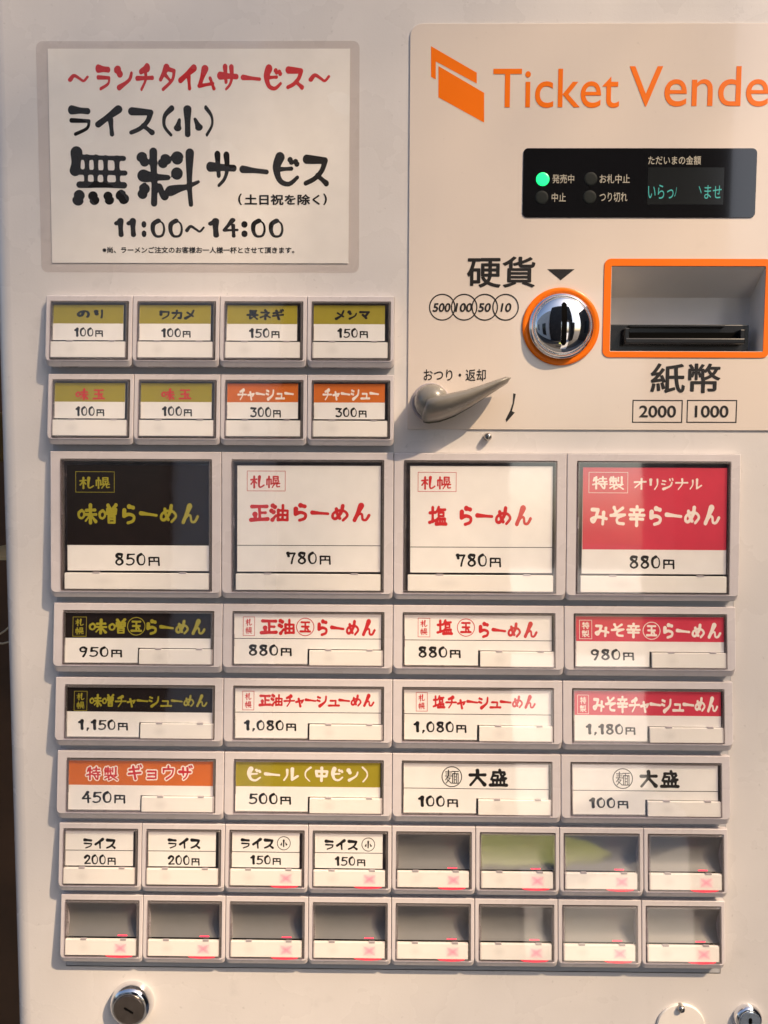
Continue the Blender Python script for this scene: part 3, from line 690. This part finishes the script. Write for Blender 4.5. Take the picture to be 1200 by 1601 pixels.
button('wide', 2, 6, 'wide button with olive beer card in white lettering, 500 yen', M_OLIVE,
       [('b', 'ビール', (386, 1198, 467, 1222), Wh, dict(w=15.5, gap=14)), ('b', '(', (476, 1198, 487, 1222), Wh, dict(w=10)), ('b', '中ビン', (492, 1198, 560, 1223), Wh, dict(w=15.5, gap=12)), ('b', ')', (565, 1198, 575, 1223), Wh, dict(w=12)), price('500円', 389, 1239, 455, 1258, 12)], 23.4, seed=39)
button('wide', 4, 6, 'wide button with white extra noodles card left of its twin, 100 yen', None,
       [ring(706, 1214, 16, K, .0006), ('b', '麺', (695, 1203, 717, 1225), K, dict(w=8, j=0)), ('b', '大盛', (732, 1201, 794, 1230), K, dict(w=15.5, gap=22)), price('100円', 653, 1243, 716, 1262, 12)], 23.6, seed=40)
button('wide', 6, 6, 'wide button with white extra noodles card at the right edge, 100 yen', None,
       [ring(973, 1217, 16, K, .0006), ('b', '麺', (962, 1206, 984, 1228), K, dict(w=8, j=0)), ('b', '大盛', (999, 1203, 1062, 1232), K, dict(w=15.5, gap=22)), price('100円', 920, 1246, 982, 1264, 12)], 24.1, seed=41)
# lower small rows
button('small', 0, 7, 'first small button with white rice card, 200 yen', None, [('b', 'ライス', (130, 1309, 181, 1327), K, dict(w=17, gap=10)), price('200円', 131, 1335, 181, 1352)], 18.9, seed=50)
button('small', 1, 7, 'second small button with white rice card, 200 yen', None, [('b', 'ライス', (262, 1309, 313, 1327), K, dict(w=17, gap=10)), price('200円', 262, 1336, 312, 1353)], 18.9, seed=51)
button('small', 2, 7, 'first small button with white small rice card, 150 yen', None, [('b', 'ライス', (376, 1309, 428, 1327), K, dict(w=17, gap=10)), ring(443.5, 1318, 10.5, K, .00045), ('b', '小', (438, 1312, 449, 1324), K, dict(w=15.5)), price('150円', 391, 1336, 439, 1352)], 18.9, lit=True, seed=52)
button('small', 3, 7, 'second small button with white small rice card, 150 yen', None, [('b', 'ライス', (507, 1311, 559, 1329), K, dict(w=17, gap=10)), ring(575.5, 1320, 10.5, K, .00045), ('b', '小', (570, 1314, 581, 1326), K, dict(w=15.5)), price('150円', 523, 1338, 571, 1354)], 18.9, lit=True, seed=53)
for c in range(4, 8): button('small', c, 7, 'blank small button without card, sold out cross lit, upper row', lit=True)
for c in range(8): button('small', c, 8, 'blank small button without card, sold out cross lit, bottom row', lit=True)

# ------------------------------------------------------------------ control panel
YC = .0040
def px_rr(x0, y0, x1, y1, r, Y=YC):
    a, b = P(x0, y1, Y); c, d = P(x1, y0, Y); return rr(a, c, b, d, r * .00044)
cx0, cz1 = P(641, 37, YC); _, cz0 = P(641, 671, YC)
bill = px_rr(953, 417, 1196.5, 549, 1.5)
me = plate('control_panel', [rr(cx0, XR + .05, cz0, cz1, (.0004, .0004, .008, .008)), bill], YC, .0009, M_CTRL, .0002)
control = part('control_panel', me)
def flat(name, parts_, mats, y):
    """several flat outlines on the panel face as thin raised print"""
    mb = MB(); 
    for lps in parts_:
        me_ = plate('print', lps, y, .00004, mats); b = len(mb.V)
        mb.V += [tuple(v.co) for v in me_.vertices]; mb.F += [tuple(i + b for i in p.vertices) for p in me_.polygons]; bpy.data.meshes.remove(me_)
    return mesh(name, mb.V, mb.F, mats)
YP = YC - .0001
def PX(px, py, Y=YP): return P(px, py, Y)
emb = [[PX(685, 103.5), PX(685, 152.5), PX(756.5, 192), PX(756.5, 145.5)]]
emb2 = [[PX(673.5, 72.5), PX(673.5, 120.5), PX(681, 124.5), PX(681, 96.5), PX(745, 131), PX(745, 114)]]
link('ticket_emblem', flat('ticket_emblem', [emb, emb2], M_PRINTO, YP), control)
def print_text(name, items, m, Y=YP, parent=control, loc=(0, 0, 0)):
    for text, box, kw in items:
        mb = MB(); a0, b0 = P(box[0], box[1], Y); a1, b1 = P(box[2], box[3], Y)
        put(mb, fonttext(text, kw.get('bold', 0), kw.get('shear', 0), 6), (a0, -b0, a1, -b1), lambda x, d, off: (x, Y - off, -d))
        link(name, mesh(name, mb.V, mb.F, m), parent, loc)
print_text('title_lettering', [('Ticket', (771, 108, 967, 169), dict(bold=.003)), ('Vende', (984, 104, 1200, 167), dict(bold=.003)), ('r', (1212, 122, 1233, 165), dict(bold=.003))], M_PRINTO)
print_text('coin_lettering', [('硬貨', (730, 401, 836, 450), dict(bold=.017)), ('500', (676, 474, 704, 488), dict(bold=.025, shear=.15)), ('100', (711, 474, 738, 488), dict(bold=.025, shear=.15)), ('50', (747, 474, 767, 488), dict(bold=.025, shear=.15)), ('10', (782, 474, 799, 488), dict(bold=.025, shear=.15)),
                              ('おつり・返却', (662, 577, 759, 596), dict(bold=.010))], M_PRINTK)
print_text('bill_lettering', [('紙幣', (1017, 568, 1125, 615), dict(bold=.017)), ('2000', (999, 634, 1056, 653), dict(bold=.018)), ('1000', (1086, 634, 1138, 653), dict(bold=.018))], M_PRINTK)
link('printed_triangle', flat('printed_triangle', [[[PX(855, 421), PX(876, 438.5), PX(898, 421)]]], M_PRINTK, YP), control)
for q, cx_ in enumerate((691, 725.3, 757.5, 790)):
    a, b = PX(cx_, 480.5, YP - q * .00001); link('coin_symbol', flat('coin_symbol', [[circ(a, b, .0087), circ(a, b, .0079)]], M_PRINTK, YP - q * .00002), control)
for (x0, x1) in ((987.5, 1067), (1072.5, 1152)):
    a, b = PX(x0, 661); c, d = PX(x1, 625.5); link('note_symbol', flat('note_symbol', [[rr(a, c, b, d, .0001, 2), rr(a + .0007, c - .0007, b + .0007, d - .0007, .0001, 2)]], M_PRINTK, YP), control)
arrow = [PX(802, 615), PX(806, 616), PX(803, 632), PX(800, 643), PX(804.5, 645), PX(791.5, 660), PX(790, 656), PX(797, 642), PX(801, 630)]
link('printed_arrow', flat('printed_arrow', [[arrow]], M_PRINTK, YP), control)

# display
disp = part('display_panel', plate('display_panel', [px_rr(816, 232.5, 1183, 340.5, 7)], YC - .0005, .0010, M_SCREEN, .0001))
YD = YC - .0006
a, b = P(1011, 320, YD); c, d = P(1132, 262, YD)
link('display_window', plate('display_window', [rr(a, c, b, d, .0003, 2)], YD, .0001, M_SCREEN2), disp)
print_text('display_lettering', [('発売中', (863, 273, 897, 287), dict(bold=.012)), ('中止', (862, 302, 884, 316), dict(bold=.012)), ('お札中止', (937, 273, 984, 287), dict(bold=.012)), ('つり切れ', (937, 301, 980, 316), dict(bold=.012)), ('ただいまの金額', (1013, 244, 1095, 258), dict(bold=.012))], M_LABEL, YD, disp)
print_text('message_lettering', [('いらっ', (1013, 289, 1052, 311), {}), ('ノ', (1054, 293, 1057, 308), {}), ('丶', (1092, 291, 1096, 303), {}), ('ませ', (1101, 290, 1127, 311), {})], M_VFD, YD - .0001, disp)
for i, (x, y, m) in enumerate(((848, 280.5, M_GREEN), (846.5, 309, M_LAMPOFF), (923, 280, M_LAMPOFF), (921.5, 308.5, M_LAMPOFF))):
    a, b = P(x, y, YD); mb = MB(); mb.lathe((a, YD, b), [(.0043, 0), (.0042, .0001), (.003, .00015), (.0001, .00018)], n=28)
    link('indicator_lamp', mb.build('indicator_lamp', m), disp, (0, 0, 0), **({'label': 'lit green lamp'} if i == 0 else {}))

# coin slot
slot = empty('coin_slot', Vector((*[P(876, 511, YC)[0]], YC, P(876, 511, YC)[1])) - ML, machine)
SL = Vector(slot.location) + ML
mb = MB(); mb.lathe((0, 0, 0), [(.0252, 0), (.0252, .0010), (.0250, .0012), (.0212, .0012), (.0212, .0005)], cap=False, n=72); link('orange_ring', mb.build('orange_ring', M_PRINTO), slot)
mb = MB()
mb.lathe((0, 0, 0), [(.0211, .0), (.0211, .0022), (.0207, .0026), (.0196, .0030), (.0193, .0052), (.0190, .0058), (.0186, .0058), (.0183, .0052)], n=72, cap=False)
link('chrome_collar', mb.build('chrome_collar', M_CHROME), slot)
DR, DH, DB = .0184, .0060, .0050
mb = MB(); mb.lathe((0, 0, 0), [(DR * math.cos(math.radians(a)), DB + DH * math.sin(math.radians(a))) for a in range(0, 91, 5)], n=72)
link('chrome_dome', mb.build('chrome_dome', M_CHROME), slot)
def dome_h(x, z): return DB + DH * math.sqrt(max(0, 1 - (x * x + z * z) / DR ** 2))
N = 20; zs_ = [-.0135 + .0275 * i / N for i in range(N + 1)]
mb = MB(); V = []
for i, z in enumerate(zs_):
    hw = .0017 * min(1, (i + .6) / 1.6, (N - i + .6) / 1.6)
    V += [(-hw, -dome_h(hw, z) - .00012, z), (0, -dome_h(0, z) - .00012, z), (hw, -dome_h(hw, z) - .00012, z)]
mb.add(V, [(3 * i + c_, 3 * i + c_ + 1, 3 * i + c_ + 4, 3 * i + c_ + 3) for i in range(N) for c_ in (0, 1)]); link('coin_slit', mb.build('coin_slit', M_HOLE), slot)

# bill slot
bl = empty('bill_slot', Vector((.47, YC, -.02)) - ML, machine); BL = Vector((.47, YC, -.02))
link('orange_frame', plate('orange_frame', [px_rr(941, 405, 1207, 559, 10, YC - .0004), px_rr(952.5, 416.5, 1197, 549.5, 1.5, YC - .0004)], YC - .0005, .0004, M_PRINTO, .0001), bl, -BL)
mb = MB(); a0 = Vector((P(953.2, 549, YC)[0], YC + .0001, P(953.2, 549, YC)[1])); a1 = Vector((P(1196.2, 417.5, YC)[0], YC + .0001, P(1196.2, 417.5, YC)[1]))
yb = YC + .026; bx1_, bz1_ = P(1172, 466, yb); bz0_ = a0.z + .001; bx0_ = a0.x - .001
f = [(a0.x, a0.y, a0.z), (a1.x, a0.y, a0.z), (a1.x, a0.y, a1.z), (a0.x, a0.y, a1.z)]
bk = [(bx0_, yb, bz0_), (bx1_, yb, bz0_), (bx1_, yb, bz1_), (bx0_, yb, bz1_)]
mb.add(f + bk, [(0, 1, 5, 4), (1, 2, 6, 5), (2, 3, 7, 6), (3, 0, 4, 7), (4, 5, 6, 7)])
link('recess', mesh('recess', mb.V, mb.F, M_RECESS), bl, -BL)
mb = MB()
zt = P(1000, 509, YC + .012)[1]; z0 = a0.z + .0002
mb.box(a0.x + .0004, P(1166, 520, YC + .012)[0], YC + .008, yb - .0005, z0, zt, bev=.0006)
xa, xb = P(975, 520, YC + .004)[0], P(1162, 520, YC + .004)[0]
mb.box(xa, xb, YC + .001, YC + .010, P(1000, 537, YC)[1], P(1000, 528, YC)[1], bev=.0008)
mb.box(xa, xa + .003, YC + .002, YC + .010, P(1000, 530, YC)[1], P(1000, 512, YC)[1], bev=.0005)
mb.box(xb - .003, xb, YC + .002, YC + .010, P(1000, 530, YC)[1], P(1000, 514, YC)[1], bev=.0005)
mb.box(xa + .004, xb - .012, YC + .005, YC + .009, zt - .0022, zt - .0006, bev=.0003)
link('bill_mouth', mb.build('bill_mouth', M_MOUTH), bl, -BL)
mb = MB(); mb.box(xa + .003, xb - .003, YC + .0072, YC + .0082, P(1000, 529, YC)[1], P(1000, 517, YC)[1]); link('mouth_gap', mb.build('mouth_gap', M_HOLE), bl, -BL)

# return lever
lv = empty('return_lever', Vector((.25, YC, -.07)) - ML, machine); LL_ = Vector((.25, YC, -.07))
hx, hz = P(674, 628, YC - .008)
mb = MB(); mb.lathe((hx, YC, hz), [(.0112, 0), (.0112, .010), (.0108, .015), (.0092, .0195), (.0060, .0225), (.0030, .0236), (.0001, .0240)], n=40); link('hub', mb.build('hub', M_LEVER), lv, -LL_)
mb = MB(); mb.lathe((hx, YC, hz), [(.0128, 0), (.0128, .0012), (.0124, .0016), (.0113, .0016)], n=40, cap=False); link('pivot_ring', mb.build('pivot_ring', M_WELL), lv, -LL_)
def loft(path, n=28):
    LL = []
    for (x, z, yc, ra, rb_, ang) in path:   # ra: half height across, rb_: half depth
        c, s = math.cos(ang), math.sin(ang)
        LL.append([(x + ra * math.cos(t) * -s, yc + rb_ * math.sin(t) - .75 * ra * (math.cos(t) - .15) * (1 if math.sin(t) < 0 else .2), z + ra * math.cos(t) * c) for t in [2 * math.pi * k / n for k in range(n)]])
    return LL
pts = []
A = [(659, 652, .0005, .001, .0), (662, 648, .0060, .007, .0), (668, 643, .0092, .011, .1), (684, 640, .0096, .0125, .15), (705, 634, .0088, .0125, .25), (730, 624, .0068, .0115, .4), (755, 612, .0048, .0105, .5), (775, 602, .0036, .0095, .5), (790, 595, .0026, .0085, .5), (797, 591.5, .0004, .004, .5)]
for (x, y, ra, rb_, an) in A:
    yc = YC - .0145; X, Z = P(x, y, yc); pts.append((X, Z, yc, ra * .86, rb_, an))
mb = MB(); mb.loops(loft(pts), 0, True, True, True); link('handle', mb.build('handle', M_LEVER), lv, -LL_)

def pin(name, px, py, r, h, m, parent=None, Y=.005):
    a, b = P(px, py, Y - h); mb = MB()
    mb.lathe((a, Y, b), [(r, 0), (r, h * .55), (r * .8, h * .9), (r * .5, h), (.0001, h * 1.02)], n=24)
    if parent: return link(name, mb.build(name, m), parent[0], -parent[1])
    return part(name, mb.build(name, m))
pin('rivet', 763, 683, .0026, .0050, M_STEEL)

# locks
def lock(px, py, r, h, facem, ang, seed, kw, label):
    Y = .005; a, b = P(px, py, Y - h * .6); L = Vector((a, Y, b)); e = empty('key_lock', L - ML, machine); e['label'] = label
    mb = MB(); mb.lathe((0, 0, 0), [(r, 0), (r * .995, h * .10)] + [(r * (.72 + .275 * math.cos(math.radians(q_))), h * (.10 + .88 * math.sin(math.radians(q_)))) for q_ in (15, 30, 45, 60, 75, 90)] + [(r * .71, h * .96), (r * .71, h * .86)], n=56, cap=False)
    link('lock_collar', mb.build('lock_collar', M_CHROME), e)
    mb = MB(); mb.lathe((0, 0, 0), [(r * .705, h * .5), (r * .705, h * 1.02), (r * .67, h * 1.06), (.0001, h * 1.06)], n=56, smooth=False)
    link('lock_face', mb.build('lock_face', facem), e)
    mb = MB(); yy = -h * 1.06 - .0001; c, s = math.cos(ang), math.sin(ang)
    q = [(-kw, -.0007), (kw, -.0007), (kw, .0007), (-kw, .0007)]
    mb.add([(x * c - z * s, yy, x * s + z * c) for x, z in q], [(0, 1, 2, 3)])
    for cc in ((0, kw * .5) if seed else (-kw * .5, kw * .45)):
        o_ = circ(0, 0, .0013 if seed else .0009, 14); mb.add([((x + cc) * c - z * s, yy - .00008, (x + cc) * s + z * c) for x, z in o_], [tuple(range(14))])
    link('key_slot', mb.build('key_slot', M_HOLE), e)
lock(204, 1573, .0150, .0088, M_LOCKF, math.radians(-32), 0, .0036, 'larger key lock with dark face under the first buttons')
lock(1170, 1594, .0098, .0050, M_LOCKF2, math.radians(90), 1, .0030, 'smaller key lock with pale blue face at the right')
cvx, cvz = P(1064, 1606, .0035); mb = MB(); mb.lathe((cvx, .005, cvz), [(.0168, 0), (.0168, .0012), (.0163, .0018), (.0001, .0019)], n=64, smooth=False)
part('round_cover', mb.build('round_cover', M_CAPW)); pin('cover_screw', 1066, 1580, .0026, .0046, M_STEEL)

# ------------------------------------------------------------------ laminated notice on the machine
YN = .005
nl = Vector((.11, YN, .09))
notice = empty('laminated_notice', nl, label='laminated lunch time rice service notice in red and black lettering above the buttons', category='notice')
def lam_mesh():
    x0, z1 = P(56, 65, YN); x1, z0 = P(561, 427, YN)
    o = rr(x0, x1, z0, z1, .0042, 6); xs = np.linspace(x0, x1, 41); zs = np.linspace(z0, z1, 31)
    # gently buckled film
    V = []; Fc = []
    def y(x, z):
        e = min(x - x0, x1 - x, z - z0, z1 - z)
        return YN - .0010 - .00045 * math.sin(x * 70 + z * 30) * (1 if e > .004 else .6) - .00015 * math.sin(z * 160 + x * 20)
    for zz in zs:
        for xx in xs:
            # clip corners
            X, Z = xx, zz; r = .0042
            cx_ = min(max(X, x0 + r), x1 - r); cz_ = min(max(Z, z0 + r), z1 - r); d = math.hypot(X - cx_, Z - cz_)
            if d > r: X = cx_ + (X - cx_) * r / d; Z = cz_ + (Z - cz_) * r / d
            V.append((X, y(X, Z), Z))
    n_ = len(xs)
    for j in range(len(zs) - 1):
        for i in range(n_ - 1): Fc.append((j * n_ + i, j * n_ + i + 1, (j + 1) * n_ + i + 1, (j + 1) * n_ + i))
    me = mesh('laminate_film', V, Fc, M_LAM, True); return me
film = lam_mesh()
YPp = YN - .0005
c4 = [P(74.5, 76.5, YPp), P(81.5, 411, YPp), P(544.5, 412, YPp), P(547, 76.5, YPp)]
mb = MB(); V = [(x, YPp, z) for x, z in c4] + [(x, YPp + .0002, z) for x, z in c4]
mb.add(V, [(0, 1, 2, 3)] + [(i, (i + 1) % 4, (i + 1) % 4 + 4, i + 4) for i in range(4)]); link('paper_sheet', mb.build('paper_sheet', M_PAPER), notice, -nl)
mbK = MB(); mbR = MB()
def np_(mb, text, box, w, gap=6, j=1.0):
    a0, b0 = P(box[0], box[1], YPp); a1, b1 = P(box[2], box[3], YPp)
    put(mb, [brush(text, w, 0, gap, j)], (a0, -b0, a1, -b1), lambda x, d, off: (x, YPp - .00006 - off, -d))
for ch, b_ in (('〜', (106, 116, 139, 129)), ('ラ', (149, 101, 173, 142)), ('ン', (178, 103, 208, 142)), ('チ', (211, 99, 241, 143)), ('タ', (248, 100, 275, 143)), ('イ', (278, 101, 308, 142)), ('ム', (308, 102, 337, 142)),
               ('サ', (339, 100, 373, 142)), ('ー', (376, 117, 408, 127)), ('ビ', (412, 101, 441, 142)), ('ス', (446, 104, 475, 141)), ('〜', (482, 115, 516, 129))): np_(mbR, ch, b_, 17, j=0)
for ch, b_ in (('ラ', (106, 165, 142, 213)), ('イ', (148, 165, 192, 214)), ('ス', (200, 168, 242, 212)), ('(', (253, 165, 273, 214)), ('小', (271, 165, 317, 215)), (')', (319, 165, 334, 214)),
               ('サ', (322, 236, 370, 293)), ('ー', (374, 259, 420, 273)), ('ビ', (426, 238, 468, 292)), ('ス', (473, 242, 514, 292))): np_(mbK, ch, b_, 15 if ch != '小' else 17, j=0)
np_(mbK, '無', (108, 229, 202, 322), 10, j=0); np_(mbK, '料', (213, 231, 313, 324), 10, j=0)
for t, b_ in (('11', (178, 341, 213, 371)), (':', (221, 346, 229, 371)), ('00', (235, 342, 286, 372)), ('〜', (289, 352, 320, 364)), ('14', (325, 341, 373, 372)), (':', (377, 346, 387, 371)), ('00', (392, 342, 443, 372))):
    np_(mbK, t, b_, 15 if ':' != t else 12, j=0)
def nf(text, box, bold):
    a0, b0 = P(box[0], box[1], YPp); a1, b1 = P(box[2], box[3], YPp)
    put(mbK, fonttext(text, bold, 0, 3), (a0, -b0, a1, -b1), lambda x, d, off: (x, YPp - .00006 - off, -d))
nf('(', (372, 303, 378, 321), .03); nf('土日祝を除く', (382, 304, 500, 321), .030); nf(')', (505, 303, 511, 321), .03)
nf('※尚、ラーメンご注文のお客様お一人様一杯とさせて頂きます。', (160, 386, 460, 396.5), .022)
link('black_lettering', mbK.build('black_lettering', M_INK), notice, -nl); link('red_lettering', mbR.build('red_lettering', M_INKR), notice, -nl)
link('laminate_film', film, notice, -nl)
x0_, z1_ = P(56, 65, YN); x1_, z0_ = P(561, 427, YN)
link('backing_film', mesh('backing_film', [(x, YN - .0001, z) for x, z in rr(x0_, x1_, z0_, z1_, .0042, 6)], [tuple(range(28))], M_LAMB), notice, -nl)

# ------------------------------------------------------------------ surroundings
def struct(name, me, **p): return link(name, me, None, (0, 0, 0), kind='structure', **p)
M_ASPH = mat('asphalt', (.055, .052, .05), .85, var=.3, vscale=3, bump=.4, bscale=60)
M_PAVE = mat('pale_paving', (.62, .64, .66), .8, var=.15, vscale=4)
M_WOOD = mat('dark_wood', (.085, .038, .015), .5, var=.6, vscale=6)
M_HOUSE = mat('white_render', (.80, .79, .76), .8, var=.06, vscale=2)
M_DWALL = mat('dark_cladding', (.05, .04, .035), .6, var=.3, vscale=3)
M_GLASS = mat('dark_glass', (.02, .022, .026), .06)
M_CREAM = mat('cream_board', (.5, .38, .2), .5)
M_CABLE = mat('pale_cable', (.5, .42, .3), .5)
mb = MB(); mb.add([(-60, -80, -1.30), (60, -80, -1.30), (60, 30, -1.30), (-60, 30, -1.30)], [(0, 1, 2, 3)]); struct('street', mesh('street', mb.V, mb.F, M_ASPH))
mb = MB(); q = [(.52, -1.1), (.86, -1.1), (9.0, -24), (3.9, -24)]; mb.loops([[(x, y, -1.31) for x, y in q], [(x, y, -1.27) for x, y in q]], cap1=True); struct('path', mb.build('path', M_PAVE))  # unseen pale wedge, shaped so its reflection veils the caps
mb = MB(); mb.box(-5, 6, -1.1, .6, -1.31, -1.255); struct('pavement', mb.build('pavement', mat('kerb_paving', (.13, .14, .15), .8, var=.1, vscale=3)))
mb = MB(); mb.box(-2.2, .9, .55, .65, -1.30, 1.9); struct('wall', mb.build('wall', M_WOOD))
# narrow ledge and cable in the dark gap beside the machine
def far(px, py, Y=.40): return P(px, py, Y)
mb = MB(); a, b = far(-60, 868); c, d = far(30, 864); mb.box(a, c, .38, .54, b - .003, b + .001); struct('wall_ledge', mb.build('wall_ledge', M_CREAM))
mb = MB(); mb.box(far(-60, 720)[0], far(22, 720)[0], .36, .54, far(0, 722)[1], far(0, 646)[1], bev=.003)
struct('wall_box', mb.build('wall_box', mat('olive_box', (.17, .125, .05), .6, var=.4, vscale=30)))
cu = bpy.data.curves.new('cable', 'CURVE'); cu.dimensions = '3D'; cu.bevel_depth = .0012; cu.bevel_resolution = 2
for pts_ in ([(-20, 1003), (4, 1006), (16, 1003), (24, 1000)], [(-20, 995), (0, 991), (8, 986), (20, 975)]):
    sp = cu.splines.new('POLY'); sp.points.add(3)
    for q, (x, y) in zip(sp.points, pts_): a, b = far(x, y, .45); q.co = (a, .45, b, 1)
ob = bpy.data.objects.new('cable', cu); me = bpy.data.meshes.new_from_object(ob); me.materials.clear(); me.materials.append(M_CABLE); bpy.data.objects.remove(ob)
struct('wall_cable', me)

# white house across the street, then unseen shapes added for the reflections
wh = empty('white_house', (-3, -3.6, -1.3), label='white house with dark window mirrored in the left of the chrome coin dome', category='house')
wl = Vector((-3, -3.6, -1.3))
mb = MB(); mb.box(-7, -.45, -5.6, -3.6, -1.3, 2.4); link('house_wall', mb.build('house_wall', M_HOUSE), wh, -wl)
for x0, x1, z0, z1 in ((-1.75, -.95, -.75, .75), (-4.2, -3.2, -.3, .9)):
    mb = MB(); mb.box(x0, x1, -3.599, -3.58, z0, z1); link('window', mb.build('window', M_GLASS), wh, -wl)
# added green sheet, shaped to mirror as a patch in two blank buttons
def mirrored(px, py, row, zplane):
    kd = KIND['small']; k = face_k(kd); d = ray(px, py); t = -(CP[1] - k * (CP[2] + row * H) + .001) / (d[1] - k * d[2]); X = CP + t * d
    nn = np.array([0, -1, k]); nn = nn / np.linalg.norm(nn); r = d - 2 * d.dot(nn) * nn; t = (zplane - X[2]) / r[2]; return X + t * r
tb = empty('green_mirror_prop', (1.2, -2.6, -1.3), label='added green sheet mirrored faintly in the blank buttons', category='reflection sheet'); tl = Vector((1.2, -2.6, -1.3))
q = [mirrored(x, y, 7, -.95) for x, y in ((742, 1302), (880, 1306), (920, 1316), (957, 1336), (925, 1344), (880, 1350), (742, 1352))]
mb = MB(); mb.add([(v[0], v[1], -.95) for v in q] + [(v[0], v[1], -.96) for v in q], [tuple(range(7)), tuple(reversed(range(7, 14)))] + [(i, (i + 1) % 7, (i + 1) % 7 + 7, i + 7) for i in range(7)])
link('mirrored_green_sheet', mb.build('mirrored_green_sheet', mat('pale_green_sheet', (.62, .74, .22), .7, var=.15, vscale=12)), tb, -tl)
qc = np.mean(q, axis=0); mb = MB(); mb.box(qc[0] - .03, qc[0] + .03, qc[1] - .03, qc[1] + .03, -1.3, -.96); link('prop_leg', mb.build('prop_leg', M_STEEL), tb, -tl)
dk = empty('dark_mirror_wall', (.2, -4, -1.3), label='unseen dark walls with a gap, added to shape the reflections in dome and caps', category='house')  # unseen walls added, gap and pillars placed to shape the mirrored veil
dl = Vector((.2, -4, -1.3))
mb = MB(); mb.box(-.45, .92, -4.6, -4, -1.3, 3.4); mb.box(.92, 1.88, -4.6, -4, 1.0, 3.4); mb.box(1.88, 2.15, -4.6, -4, -1.3, 3.4); mb.box(2.15, 2.45, -4.6, -4, -1.3, .9); link('reflection_wall', mb.build('reflection_wall', M_DWALL), dk, -dl)
sw = Vector((5.5, -1, -1.3)); sd = empty('dark_mirror_block', sw, label='unseen dark block added to darken the right of the chrome coin dome', category='house')  # unseen block added to darken what the dome mirrors on its right
mb = MB(); mb.box(3.3, 9, -3.6, 1.5, -1.3, 2.3); link('reflection_wall', mb.build('reflection_wall', M_DWALL), sd, -sw)
mb = MB(); mb.box(3.285, 3.295, -2.2, -.8, -.3, .9); link('window', mb.build('window', M_GLASS), sd, -sw)
# unseen leaves added toward the sun, dimming the upper left and right of the machine
rnd = random.Random(3); V = []; Fc = []; ts = to_sun
while len(Fc) < 3300:
    x = rnd.uniform(-1.6, 1.2); z = rnd.uniform(-.9, 1.7)
    cov = min(.66, .58 - .95 * max(x, -.1) - .85 * (.15 - min(z, .25)))
    cov = max(cov, .20 * max(0, min(1, (x - .16) / .30)) * max(0, min(1, (.25 - z) / .35)) * (x < 1.1))
    cov *= max(0, min(1, (x + 1.7) * 2)) * max(0, min(1, (1.8 - z) * 2))
    if rnd.random() > cov: continue
    dd = rnd.uniform(10.5, 13.5); c = Vector((x, 0, z)) + ts * dd
    u = Vector((rnd.gauss(0, 1), rnd.gauss(0, 1), rnd.gauss(0, 1))).normalized(); w = u.orthogonal().normalized(); l = .034; b = len(V)
    V += [c - u * l, c - w * l * .5 + u * .006, c + u * l, c + w * l * .5 + u * .006]; Fc.append((b, b + 1, b + 2, b + 3))
link('shade_leaves', mesh('shade_leaves', V, Fc, mat('shade_leaf_green', (.06, .10, .03), .5)), None, (0, 0, 0), kind='stuff', label='unseen leaves added to dim the light on the machine')
